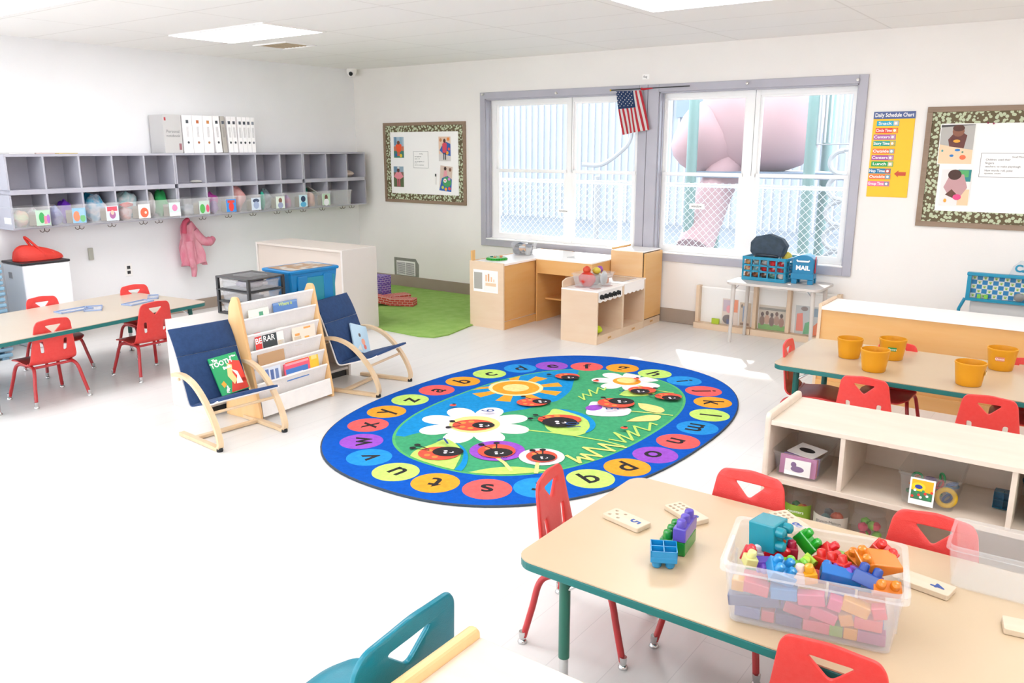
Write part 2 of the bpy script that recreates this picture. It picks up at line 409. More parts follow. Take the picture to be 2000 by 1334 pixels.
# ceiling lights
for (x, y, lb, gp) in ((1.12, -3.1, 'bright square ceiling light panel over the low white cabinet', None), (1.10, -4.99, 'ceiling light panel cut by the top left corner of the picture', None), (4.88, -2.475, 'large ceiling light panel in front of the right window', None),
                   (1.12, -6.9, 'ceiling light panel behind the camera', 'unseen'), (4.88, -5.2, 'ceiling light panel behind the camera', 'unseen'), (4.88, -7.6, 'ceiling light panel behind the camera', 'unseen'), (7.6, -2.475, 'ceiling light panel behind the camera', 'unseen'), (7.6, -5.2, 'ceiling light panel behind the camera', 'unseen'), (7.6, -7.6, 'ceiling light panel behind the camera', 'unseen')):
    t = thing('ceiling_light', lb, 'ceiling light', (x, y, H), group='ceiling light panels outside the picture' if gp else 'ceiling light panels')
    G().box(0, 1.22, 0, .02, -.012, 0, 'white').box(0, 1.22, .59, .61, -.012, 0, 'white').box(0, .02, .02, .59, -.012, 0, 'white').box(1.2, 1.22, .02, .59, -.012, 0, 'white').build('frame', t)
    G().box(.02, 1.2, .02, .59, -.01, -.002, mat('diffuser', 'FFFFFF', .5, emit='FBFBFF', estr=LIGHT)).build('diffuser', t)
t = thing('ceiling_vent', 'small flat ceiling vent beyond the light panel near the left wall', 'vent', (1.1, -2.26, H))
g = G().box(0, .46, 0, .02, -.01, 0, 'white').box(0, .46, .33, .35, -.01, 0, 'white').box(0, .02, .02, .33, -.01, 0, 'white').box(.44, .46, .02, .33, -.01, 0, 'white'); g.build('frame', t)
g = G()
for k in range(7): g.box(.06+k*.05, .075+k*.05, .05, .3, -.008, -.001, mat('vent_tan', 'E0C9A8', .5))
g.build('louver', t)
t = thing('security_camera', 'white dome security camera in the ceiling corner', 'camera', (.1, -.12, H))
G().lathe([(.055, 0), (.06, -.02), (.055, -.05), (.035, -.085), (.0, -.098)], 'white', caps=False).build('housing', t)
G().sph((.032, -.045, -.06), .024, 'black').build('lens', t)

# ================================================================ ON THE WALLS
leafm = mat('leaf_border', 'CFE0A8', .7); nt, b = nodes(leafm)
tc = nt.nodes.new('ShaderNodeTexCoord'); vo = nt.nodes.new('ShaderNodeTexVoronoi'); vo.inputs['Scale'].default_value = 38
cr = nt.nodes.new('ShaderNodeValToRGB'); cr.color_ramp.interpolation = 'CONSTANT'
cr.color_ramp.elements[0].color = (*alb('', 'E4EFC8'), 1); cr.color_ramp.elements[1].color = (*alb('', '7A6A4A'), 1); cr.color_ramp.elements[1].position = .47
nt.links.new(tc.outputs['Object'], vo.inputs['Vector']); nt.links.new(vo.outputs['Distance'], cr.inputs['Fac']); nt.links.new(cr.outputs['Color'], b.inputs['Base Color'])
def photo(name, w, h, patches, label, T, group=None, curl=0.):
    """a printed sheet: white border and flat coloured patches in 0..1 units"""
    g = G().box(-w/2, w/2, -h/2, h/2, 0, .0015, 'paper')
    z = .0018
    for p in patches:
        col = p[-1]; m = mat('print_'+col, col, .6)
        if p[0] == 'r': pts = [(p[1], p[2]), (p[3], p[2]), (p[3], p[4]), (p[1], p[4])]
        elif p[0] == 'e': pts = circ(p[1], p[2], p[3], 16, p[4])
        else: pts = p[1]
        g.poly([((x-.5)*w, (y-.5)*h) for x, y in pts], z, m, h=0); z += .00025
    o = g.build(name); o.matrix_world = T
    if label: tag(o, label, 'photo', group)
    return o
skin, dk = '8A5A44', '3A2620'
P_A = [('r', .03, .02, .97, .98, 'A9C0CF'), ('r', .03, .3, .97, .55, 'C9785A'), ('r', .03, .02, .97, .34, '3E7D6B'), ('r', .1, .6, .3, .98, '6E96B4'), ('r', .6, .6, .8, .98, '8FB0C4'), ('p', [(.32, .3), (.68, .3), (.78, .62), (.6, .68), (.4, .68), (.2, .6)], 'F0582E'), ('e', .48, .72, .14, .09, '7A4C3A'), ('r', .35, .1, .62, .3, 'C9684A'), ('e', .7, .12, .12, .08, 'E8C53A'), ('e', .25, .15, .1, .07, '2E5FA8')]
P_B = [('r', .03, .02, .97, .98, '9DB5C4'), ('r', .03, .5, .97, .72, '8C6F5F'), ('r', .03, .02, .97, .5, '5E6B49'), ('r', .1, .7, .35, .98, '6F93AC'), ('p', [(.3, .4), (.7, .4), (.95, .5), (.7, .72), (.3, .72), (.05, .5)], 'E98F9A'), ('e', .48, .8, .13, .1, '5B3A33'), ('r', .36, .04, .46, .4, 'D8607A'), ('r', .54, .04, .64, .4, 'D8607A'), ('e', .5, .92, .1, .05, 'E8E4E0')]
P_C = [('r', .03, .02, .97, .98, 'E8C9B0'), ('r', .03, .02, .97, .3, 'D9D4D0'), ('p', [(.1, .45), (.4, .3), (.97, .22), (.97, .7), (.5, .8)], '2E62B0'), ('e', .7, .35, .12, .07, 'F2A93A'), ('e', .85, .5, .09, .06, 'E8574A'), ('p', [(.35, .35), (.65, .35), (.7, .7), (.5, .78), (.32, .7)], 'D94A5E'), ('e', .5, .82, .1, .08, '4A2E2A'), ('r', .4, .08, .47, .36, '3A3A44'), ('r', .54, .08, .61, .36, '3A3A44'), ('e', .2, .85, .1, .07, 'C98A5A'), ('e', .8, .88, .1, .07, 'F08A3A')]
P_D = [('r', .03, .02, .97, .98, 'D9C4B4'), ('p', [(.03, .02), (.97, .02), (.97, .5), (.6, .62), (.2, .5)], '2E62B0'), ('e', .6, .38, .34, .2, '4AA060'), ('e', .45, .42, .13, .08, 'F3F0EA'), ('e', .45, .42, .05, .03, 'E8574A'), ('e', .75, .5, .1, .06, 'C98ACF'), ('e', .3, .15, .1, .06, 'C8DC5A'), ('e', .55, .1, .1, .06, 'F2A93A'), ('e', .82, .14, .1, .06, 'E8574A'), ('p', [(.3, .55), (.6, .6), (.55, .82), (.35, .8)], 'E8A0A8'), ('e', .42, .88, .1, .07, '3A2620'), ('e', .8, .86, .09, .07, '8A5A44')]
def board(name, x0, x1, z0, z1, label, fw=.035, bw=.07):
    t = thing(name, label, 'bulletin board', (x0, 0, z0)); w, h = x1-x0, z1-z0
    fr = noisy('oak_trim', 'A68A70', 'B0957C', (4, 30, 30), .5)
    G().box(0, w, -.02, 0, 0, fw, fr, bev=.003).box(0, w, -.02, 0, h-fw, h, fr, bev=.003).box(0, fw, -.02, 0, fw, h-fw, fr).box(w-fw, w, -.02, 0, fw, h-fw, fr).build('frame', t)
    G().box(fw, w-fw, -.008, 0, fw, h-fw, 'paper').build('panel', t)
    a, b2 = fw, fw+bw
    G().box(a, w-a, -.011, -.009, a, b2, leafm).box(a, w-a, -.011, -.009, h-b2, h-a, leafm).box(a, b2, -.011, -.009, b2, h-b2, leafm).box(w-b2, w-a, -.011, -.009, b2, h-b2, leafm).build('leaf_border', t)
    return t
board('bulletin_board', .479, 1.727, 1.013, 1.924, 'leaf bordered bulletin board left of the windows with four child photos')
board('bulletin_board', 6.322, 7.9, 1.042, 1.949, 'leaf bordered bulletin board at the right edge beside the yellow schedule chart', .04, .085)
def wallsheet(px, py, w, h, pat, label, ang=0., grp='photos pinned on the left bulletin board', name='photo_print'):
    q = at(px, py, -.012, 1)
    return photo(name, w, h, pat, label, Matrix.Translation(q) @ Matrix.Rotation(pi/2, 4, 'X') @ Matrix.Rotation(ang, 4, 'Z'), grp)
wallsheet(779, 288, .17, .245, P_A, 'top left photo of a child in orange on the left bulletin board')
wallsheet(779, 345, .17, .245, P_B, 'lower left photo of a child in pink on the left bulletin board')
wallsheet(868.5, 291, .185, .28, P_C, 'top right photo of a child in red on the left bulletin board')
wallsheet(871, 349, .19, .29, P_D, 'tilted lower right photo with blue rug on the left bulletin board', -.09)
def notice(px, py, w, h, lines, label, y=-.012, border=True, name='paper_notice', bold=None, size=None):
    q = at(px, py, y, 1); g = G().box(-w/2, w/2, -h/2, h/2, 0, .0015, 'paper')
    if border:
        e = .003
        for (a, b2, c, d) in ((-w/2+.006, w/2-.006, h/2-.006-e, h/2-.006), (-w/2+.006, w/2-.006, -h/2+.006, -h/2+.006+e), (-w/2+.006, -w/2+.006+e, -h/2+.006, h/2-.006), (w/2-.006-e, w/2-.006, -h/2+.006, h/2-.006)):
            g.box(a, b2, c, d, .0015, .002, 'inkgrey')
    for (tx, ty, txt, s) in lines:
        g.text(txt, s, 'ink', Matrix.Translation((tx, ty, .002)), align='LEFT')
    o = g.build(name); o.matrix_world = Matrix.Translation(q) @ Matrix.Rotation(pi/2, 4, 'X')
    return tag(o, label, 'notice')
notice(822, 312, .24, .2, [(-.02, .065, 'At Play', .018), (-.095, .035, 'we explored', .02), (-.095, .01, 'shapes  and', .017), (-.095, -.02, 'our rug together as a', .017), (-.095, -.035, 'group', .015), (-.095, -.06, 'and we named letters', .016)], 'small framed text notice in the middle of the left bulletin board')
t = thing('marker_pen', 'thin white marker with dark cap on the left bulletin board', 'marker', at(851, 350, -.018, 1))
G().cyl(.006, -.06, .03, 'white', n=8).build('barrel', t); G().cyl(.0075, .03, .06, 'dark', n=8).build('cap', t)
# right board content
P_E = [('r', .02, .02, .98, .98, 'F1D3AE'), ('p', [(.02, .5), (.98, .36), (.98, .98), (.02, .98)], 'B9B6B0'), ('p', [(.02, .92), (.98, .98), (.98, .99), (.02, .98)], '4A4848'), ('p', [(.3, .45), (.72, .4), (.78, .72), (.6, .82), (.42, .8), (.25, .62)], '6B3B33'), ('e', .52, .82, .17, .13, '8E5C45'), ('e', .52, .9, .17, .08, '5A3428'), ('e', .5, .58, .1, .04, 'F2A93A'), ('e', .55, .36, .08, .03, '2E7FC4'), ('e', .4, .22, .06, .03, '2E7FC4'), ('e', .72, .18, .09, .06, 'F0744A'), ('e', .7, .31, .03, .02, '3E7D6B'), ('e', .12, .34, .03, .03, '5AA0A0')]
P_F = [('r', .02, .02, .98, .98, 'EDE9E6'), ('r', .62, .02, .98, .45, 'F0CFA6'), ('r', .55, .66, .98, .98, '2E8A8A'), ('r', .6, .78, .9, .96, '58B06A'), ('p', [(.12, .5), (.3, .85), (.75, .85), (.9, .5), (.7, .25), (.3, .3)], 'C79A9C'), ('e', .45, .84, .22, .14, '4A2C24'), ('p', [(.2, .3), (.5, .2), (.6, .3), (.4, .45)], '6B4436'), ('e', .6, .24, .14, .08, 'E8508A'), ('e', .22, .14, .05, .05, 'F2A93A')]
wallsheet(1868, 282, .24, .30, P_E, 'upper photo of a child at a table on the right bulletin board', 0, 'photos pinned on the right bulletin board')
wallsheet(1865, 366, .21, .28, P_F, 'lower photo of a child in pink on the right bulletin board', 0, 'photos pinned on the right bulletin board')
notice(1975, 323, .42, .19, [(.0, .06, 'Small Motor', .018), (-.17, .04, 'Children: used their', .02), (-.17, .015, 'fingers', .022), (-.17, -.01, 'teachers: to make playdough', .02), (-.17, -.04, 'New words: roll, poke', .02), (-.17, -.06, 'squeeze, count', .018)], 'framed text notice on the right bulletin board', )
for px, py in ((1930, 240), (1941, 241)):
    o = G().sph((0, 0, 0), .007, mat('push_pin_pink', 'B23A64', .4), seg=8).build('push_pin'); o.location = at(px, py, -.014, 1); tag(o, 'tiny dark pink push pin at the top of the right bulletin board', 'push pin', 'pink push pins')
# daily schedule chart
t = thing('schedule_chart', 'yellow Daily Schedule Chart poster right of the windows', 'poster', (5.932, -.004, 1.257)); w, h = .306, .665
G().box(0, w, -.002, .002, 0, h-.055, mat('chart_yellow', 'F8C51C', .5)).build('chart_sheet', t)
g = G().box(0, w, -.003, .002, h-.055, h, mat('chart_header', '4A5C90', .5)); g.text('Daily Schedule Chart', .042, 'paper', Matrix.Translation((w/2, -.0035, h-.027)) @ Matrix.Rotation(pi/2, 4, 'X'), bold=.0008, w=.285); g.build('chart_title', t)
cards = [('Snack', '22A9C4', 'D7C7B4', .018, .165, .575), ('Circle Time', 'E8442E', 'F2A93A', .014, .165, .52), ('Centers', 'B05AA6', 'C49AB6', .004, .165, .47), ('Story Time', '14A08C', 'D9B04A', .006, .165, .42), ('Outside', 'F0793A', '8FB6B8', .006, .165, .36), ('Centers', 'A94C9C', 'C49AB6', .003, .165, .31), ('Lunch', '1FA452', 'D8CFA0', .005, .165, .26), ('Nap Time', '1878A8', 'C85A3A', -.008, .165, .205), ('Outside', 'F0793A', '6FA8B4', -.004, .165, .16), ('Group Time', 'EC6FA0', '8A8A9A', -.008, .165, .105)]
for txt, c1, c2, dx, wd, z in cards:
    z -= .08*0; g = G().box(.01+dx, .01+dx+wd, -.004, -.002, z-.02, z+.02, mat('card_'+c1, c1, .5)).box(.01+dx+wd-.04, .01+dx+wd-.004, -.0046, -.004, z-.016, z+.016, mat('card_'+c2, c2, .5))
    g.poly(circ(0, 0, .01, 10), 0, 'paper', Matrix.Translation((dx+wd-.013, -.005, z)) @ Matrix.Rotation(pi/2, 4, 'X'))
    g.text(txt, .031, 'paper', Matrix.Translation((.01+dx+(wd-.04)/2, -.0045, z)) @ Matrix.Rotation(pi/2, 4, 'X'), bold=.0006, w=min(.118, .02*len(txt)))
    g.build('schedule_card', t)
G().poly([(0, 0), (.03, .026), (.03, .014), (.085, .014), (.085, -.014), (.03, -.014), (.03, -.026)], 0, mat('arrow_red', 'EE5A2E', .5), Matrix.Translation((.195, -.005, .185)) @ Matrix.Rotation(pi/2, 4, 'X'), h=.001).build('arrow', t)
# small paper labels and window knobs
notice(1261.5, 150, .07, .045, [(-.024, 0, 'flag', .03)], 'tiny paper label above the flag pole', -.001, False)
notice(1361, 403, .15, .05, [(-.055, 0, 'window', .032)], 'small paper word label stuck on the right window pane', .078, False)
notice(1100, 412, .14, .04, [(-.05, 0, 'window', .032)], 'small paper word label on the post of the left window', .076, False)
for px, py, lb in ((944, 185, 'leftmost'), (1088, 182, 'second from the left'), (1461, 163, 'third from the left'), (1677, 156, 'rightmost')):
    o = G().lathe([(.007, 0), (.007, .012), (.013, .02), (.011, .03), (0, .033)], mat('knob_nickel', 'D8D4CC', .3, .6), 12, Matrix.Rotation(pi/2, 4, 'X')).build('curtain_knob'); o.location = at(px, py, -.02, 1); tag(o, 'small pale knob on the window casing, %s of four' % lb, 'knob', 'knobs on the window casing')
# flag on its stick
t = thing('flag', 'small American flag hanging from a black stick over the windows', 'flag', (3.6, -.06, 2.17))
G().tube([(-.04, 0, .005), (.76, 0, .012)], .005, 'dark', n=8).build('flag_stick', t)
G().sph((-.045, 0, .005), .01, 'yellow', seg=8).build('finial', t)
def ff(u, v):   # u across, v down
    x = .02+.27*u+.05*v+.07*v*(u-.3)*0-.03*sin(u*2.2)*(1-v)*.3; zz = -.008-.40*v+.05*v*(u)*.9
    return (x+.035*v, -.012-.012*sin(u*9+v*3)-.01*sin(u*5), zz)
def fmf(i, j):
    if i < 18 and j < 9: return M['clothblue']
    return M['flagred'] if (i//2) % 2 == 0 else M['flagwhite']
g = G().grid(ff, 26, 22, 'flagwhite', mfn=fmf)
for a in range(9):
    for b2 in range(8):
        if (a+b2) % 2 == 0:
            u = (.6+a*1.05)/26*1.75; v = (.6+b2*1.0)/22; p = Vector(ff(u, v))
            g.poly(circ(0, 0, .0052, 5), 0, 'flagwhite', Matrix.Translation((p.x, p.y-.003, p.z)) @ Matrix.Rotation(pi/2, 4, 'X'))
g.build('flag_cloth', t)
G().tube([(.285, -.01, .005), (.31, -.015, 0), (.36, -.01, .004), (.4, -.01, .006)], [.012, .01, .007, .004], 'flagred', n=8).build('cloth_tail', t)
# vent grille
t = thing('wall_vent', 'white louvred wall vent with grey tape around it', 'vent', (.58, 0, .115)); w, h = .395, .235
tp = noisy('grey_tape', '9C9C90', 'A8A89C', (20, 20, 20), .5)
T2 = Matrix.Rotation(pi/2, 4, 'X')
g = G().poly([(0, 0), (w, -.01), (w+.005, .17), (w-.045, h-.0), (0, h)], .004, tp, T2, h=.003); g.build('tape_border', t)
g = G().box(.045, w-.05, -.014, -.004, .03, h-.035, 'white', bev=.002)
for k in range(12): g.box(.055, w/2-.008, -.016, -.0141, .04+k*.0122, .046+k*.0122, 'inkgrey').box(w/2+.004, w-.06, -.016, -.0141, .04+k*.0122, .046+k*.0122, 'inkgrey')
g.build('grille', t)
# outlet, plates on the left wall
t = thing('wall_outlet', 'white outlet with two dark sockets on the left wall', 'outlet', (0, -3.037, .501))
G().box(0, .006, -.036, .036, -.06, .06, 'white', bev=.002).build('plate', t)
for dz in (.024, -.024): G().box(.0062, .009, -.016, .016, dz-.015, dz+.015, 'dark', bev=.001).build('socket', t)
o = G().box(0, .02, -.022, .022, -.055, .055, mat('plate_cream', 'D6D6C8', .5), bev=.004).build('wall_switch'); o.location = (0, -3.385, .69); tag(o, 'narrow cream switch box on the left wall above the white bin', 'switch')
# ================================================================ CUBBIES ON THE LEFT WALL
def hook(parent, x, y, z):
    g = G(); m = mat('hook_metal', '5E5048', .4, .7)
    g.tube([(x, y, z), (x, y, z-.03)], .0035, m, n=6)
    for s in (-1, 1): g.tube([(x, y, z-.028), (x, y+s*.018, z-.04), (x, y+s*.034, z-.032), (x, y+s*.04, z-.018)], .003, m, n=6)
    g.build('coat_hook', parent)
divs = [[-4.133, -3.83, -3.531, -3.237, -2.932, -2.623], [-2.620, -2.301, -2.000, -1.697, -1.384, -1.075], [-1.072, -.741, -.431, -.136]]
ZB, ZT, D = .979, 1.592, .28
for n, dv in enumerate(divs):
    lb = ['grey wall cubby unit at the left edge with five columns', 'grey wall cubby unit under the white file boxes with five columns', 'grey wall cubby unit at the room corner with three columns'][n]
    t = thing('wall_cubby', lb, 'cubby unit', (0, dv[0], ZB), group='grey cubby units on the left wall'); L = dv[-1]-dv[0]; hh = ZT-ZB
    G().box(.001, .012, 0, L, 0, hh, 'grey_cub').build('back_panel', t)
    G().box(.012, D, 0, L, hh-.02, hh, 'grey_cub', bev=.002).build('top_panel', t)
    G().box(.012, D, 0, L, 0, .016, 'grey_cub', bev=.002).build('bottom_panel', t)
    G().box(.012, D, .016, L-.016, .285, .325, 'grey_cub', bev=.002).build('shelf', t)
    for k, y in enumerate(dv):
        yy = y-dv[0]; a, b2 = (0, .016) if k == 0 else ((L-.016, L) if k == len(dv)-1 else (yy-.008, yy+.008))
        for (p, q) in ((.016, .285), (.325, hh-.02)): G().box(.012, D, a, b2, p, q, 'grey_cub').build('divider', t)
    for k in range(len(dv)-1):
        hy = (dv[k+1]-dv[0])-(.02 if k < len(dv)-2 else .17); hook(t, .2, hy, 0)
    hook(t, .2, .03, 0) if n == 2 else None
G().box(-.0015, 0, 0, .12, .05, .1, 'paper').build('name_label', bpy.data.objects['wall_cubby'])
lbl = bpy.data.objects['name_label']; lbl.location = (.14, -.001, 0); lbl.rotation_euler = (0, 0, -pi/2)
# clear bins in the lower row
def tub(name, w, d, h, m, parent=None, taper=.03, lip=.012, th=.0025, handles=False):
    """open box, w along x, d along y, walls tapered outwards"""
    def rr(k, z, e=0): return [(x, y, z) for x, y in rrect(w-2*taper*(1-k)+2*e, d-2*taper*(1-k)+2*e, .02, 3)]
    g = G()
    g.ring([rr(0, .002), rr(1, h-lip), rr(1, h-lip, lip*.6), rr(1, h, lip*.6), rr(1, h, -th), rr(1, h-lip, -th), rr(0, .002+th, -th)], m, caps=False, smooth=False)
    g.poly([(p[0], p[1]) for p in rr(0, 0)], .002, m).poly([(p[0], p[1]) for p in rr(0, 0, -th)], .0045, m)
    return g
PIC = {'a': [('r', 0, 0, 1, 1, 'B8D8C0'), ('e', .4, .5, .2, .35, '3FA85A'), ('r', .55, .1, .75, .6, 'F08AA0'), ('e', .85, .4, .12, .3, 'B070C0')],
       'b': [('r', 0, 0, 1, 1, '8FC0E0'), ('e', .3, .45, .25, .35, 'F0906A'), ('e', .75, .3, .2, .25, '7AC080'), ('r', .5, .5, .9, .9, 'A0C8F0')],
       'c': [('r', 0, 0, 1, 1, 'D8E4F0'), ('r', .1, .65, .9, .95, 'E85A6A'), ('e', .5, .4, .25, .28, 'B070A0'), ('e', .5, .55, .14, .16, 'F0C8B0')],
       'd': [('r', 0, 0, 1, 1, 'F0E8E4'), ('e', .5, .4, .35, .35, 'EE6A4A'), ('e', .6, .4, .1, .1, 'F8E0D0')],
       'e': [('r', 0, 0, 1, 1, 'D8ECE4'), ('e', .5, .6, .25, .25, 'E090B8'), ('r', 0, 0, 1, .25, 'F8F8F4')],
       'f': [('r', 0, 0, 1, 1, 'C8D8D0'), ('e', .3, .4, .25, .35, '58B85A'), ('e', .8, .4, .16, .3, 'E85A7A')],
       'g': [('r', 0, 0, 1, 1, '3A90E0'), ('r', .15, .7, .85, .9, 'E84A3A'), ('e', .5, .4, .26, .36, 'F0443A')],
       'h': [('r', 0, 0, 1, 1, 'DCE8F4'), ('e', .5, .75, .35, .16, '4A5A78'), ('e', .5, .4, .3, .3, 'A8B8D8')],
       'i': [('r', 0, 0, 1, 1, 'E4F0E4'), ('e', .5, .65, .2, .22, '8A5E50'), ('e', .5, .25, .3, .25, 'A0A8C8')],
       'j': [('r', 0, 0, 1, 1, 'C8E8F0'), ('e', .5, .66, .28, .26, '2A3A5A'), ('e', .5, .2, .35, .22, '58B0D8')],
       'k': [('r', 0, 0, 1, 1, 'C0DCC0'), ('e', .5, .66, .2, .24, '7A4A40'), ('e', .5, .25, .34, .3, 'F0F0F4')]}
cols = [y for dv in divs for y in zip(dv[:-1], dv[1:])]
bins = [('a', 'first clear bin from the left in the cubbies, with a farm picture'), ('b', 'clear cubby bin with a pumpkin face picture, under purple cloth'), ('c', 'clear cubby bin with a doll picture, under the blue and white bundle'), ('d', 'clear cubby bin with an orange crab picture'), ('e', 'clear cubby bin below the green cloth and paper'), ('f', 'sixth clear cubby bin from the left, with a green and red picture'),
        ('g', 'clear cubby bin with a blue and red picture'), ('h', 'clear cubby bin under the pink blanket'), ('i', 'clear cubby bin with a mint bottle'), ('j', 'clear cubby bin with a picture of a child in a blue cap'), ('k', 'clear cubby bin with a picture of a child in white, under grey board')]
proto = None
tagm = mat('tape_grey', 'B8B4AC', .6)
for k in range(12):
    y0, y1 = cols[k]; yc = (y0+y1)/2-(.01 if k < 11 else .0)+.0; w = (y1-y0)-.027
    if k < 11: key, lb = bins[k]
    else: key, lb = None, 'empty clear cubby bin at the right end of the row'
    t = thing('clear_bin', lb, 'bin', (.235, yc, ZB+.0165), group='clear bins in the lower cubbies')
    tub('', .27, w, .172, M['cubbybin'], taper=.012).build('tub', t)
    G().box(.1295, .131, -w*.17-.0, -w*.17+.055, .02, .13, tagm).build('grey_tag', t) if key else None
    if key:
        ph = photo('picture_card', .115, .128, PIC[key], None, Matrix.Translation((.1315, w*.24, .08)) @ Matrix.Rotation(pi/2, 4, 'Z') @ Matrix.Rotation(pi/2, 4, 'X')); ph.parent = t
        if 'label' in ph: del ph['label']
# what lies in the bins: soft cloth bundles
def bundle(name, loc, r, col, label, cat='clothes', noise=.16, group='soft things in the cubby bins', col2=None):
    g = G(); m = noisy('cloth_'+col, col, col2 or col, (18, 18, 18), .9, .4)
    g.sph((0, 0, r[2]), r, m, seg=22, noise=noise)
    o = g.build(name); o.location = loc; return tag(o, label, cat, group)
zb = ZB+.0215
yc = [(a+b)/2-.01 for a, b in cols]
bundle('folded_clothes', (.22, yc[0]-.05, zb), (.085, .06, .065), 'C8D8A8', 'pale green clothes in the first clear cubby bin', col2='F0B0A0')
bundle('folded_clothes', (.22, yc[0]+.06, zb), (.085, .055, .07), 'E8A8C8', 'pink and white clothes in the first clear cubby bin', col2='B8E0D0')
bundle('folded_clothes', (.22, yc[1]-.07, zb), (.085, .05, .075), '4A58B8', 'blue clothes in the bin with the pumpkin face', col2='8FA0E0')
bundle('purple_cloth', (.13, yc[1]+.06, zb), (.05, .055, .1), '7A2FD0', 'purple cloth poking up over the second cubby bin')
bundle('stuffed_bundle', (.15, yc[2]+.02, zb), (.08, .1, .11), 'E8E4EC', 'white and blue rolled blanket in the third cubby', col2='38B0D8', cat='blanket')
bundle('stuffed_bundle', (.075, yc[2]+.0, zb), (.045, .1, .12), '1FA8D4', 'bright blue soft bag at the back of the third cubby', cat='bag')
bundle('folded_clothes', (.24, yc[3]-.05, zb), (.08, .05, .06), 'F0D8D8', 'white and pink clothes in the bin with the crab picture', col2='E88A7A')
bundle('diaper_pack', (.14, yc[3]+.02, zb+.0), (.08, .1, .125), '9FD8DC', 'aqua and white plastic pack with red in the fourth cubby', cat='pack', col2='F4F4F4')
bundle('red_cloth', (.265, yc[3]-.04, zb+.115), (.03, .065, .02), 'E0402E', 'red cloth on top of the fourth cubby bin')
bundle('green_cloth', (.14, yc[4]+.06, zb), (.07, .065, .12), '2FB060', 'green mesh cloth in the fifth cubby')
bundle('paper_roll', (.14, yc[4]-.06, zb), (.07, .055, .12), 'E8E0DC', 'crumpled white paper bag in the fifth cubby', cat='paper bag')
bundle('folded_clothes', (.2, yc[5], zb), (.09, .1, .05), 'A8B4C0', 'grey clothes in the sixth cubby bin', col2='D0D8DC')
bundle('magenta_hat', (.15, yc[6]-.03, zb), (.08, .075, .1), 'D850A8', 'magenta hat in the seventh cubby', col2='C040B0', cat='hat')
bundle('folded_clothes', (.25, yc[6]-.06, zb), (.05, .04, .06), '9060B0', 'purple clothes behind the blue and red picture')
bundle('pink_blanket', (.16, yc[7]-.03, zb), (.09, .1, .12), 'F4A8A8', 'pink ruffled blanket filling the eighth cubby', cat='blanket', col2='F8C8C0')
bundle('mint_bottle', (.26, yc[8]-.08, zb), (.028, .028, .095), '3CC8A8', 'mint green bottle standing in the ninth cubby bin', 'bottle', .03)
bundle('folded_clothes', (.16, yc[8]+.03, zb), (.08, .075, .1), '8C98A0', 'grey clothes in the ninth cubby', col2='B8C8D0')
bundle('folded_clothes', (.22, yc[9]-.05, zb), (.07, .05, .065), 'F080B0', 'pink clothes in the bin with the blue cap picture', col2='B890E0')
bundle('folded_clothes', (.24, yc[10]-.06, zb), (.08, .05, .075), 'F4A898', 'peach cloth in the eleventh cubby bin', col2='F8C0A8')
bundle('teal_cloth', (.13, yc[10]-.05, zb+.01), (.05, .06, .105), '1FA890', 'teal cloth behind the grey board in a cubby')
o = G().box(-.09, .09, -.1, .1, 0, .012, mat('board_grey', 'C8C4C0', .6), bev=.003).build('grey_folder'); place(o, (.13, yc[10]+.04, zb+.16), 0, RD(-28)); tag(o, 'grey folder leaning over the eleventh cubby bin', 'folder')
bundle('folded_blanket', (.14, yc[12]-.03, ZB+.326), (.1, .085, .04), 'EDD8C8', 'folded cream blanket in the top cubby nearest the corner', 'blanket', .06, 'single things', 'F2E2D4')
bundle('white_cloth', (.2, yc[5]+.11, ZB+.326), (.05, .06, .014), 'F4F2E8', 'small white cloth on the cubby shelf below the file boxes', 'cloth', .05, 'single things')
# papers on the far left of the cubbies
for i, (y, w2, c, lb) in enumerate(((-3.98, .1, 'F4F2F0', 'white paper pile on top of the cubbies at the left edge'), (-3.8, .08, 'F4E0DC', 'pale pink paper on top of the left cubbies'), (-3.62, .09, 'F6DFA0', 'pale yellow paper on top of the left cubbies'))):
    o = G().box(-.1, .1, -w2, w2, 0, .012-.002*i, mat('sheet_'+c, c, .7)).build('paper_stack'); place(o, (.16, y, ZT+.0005), RD(6*i)); tag(o, lb, 'paper')
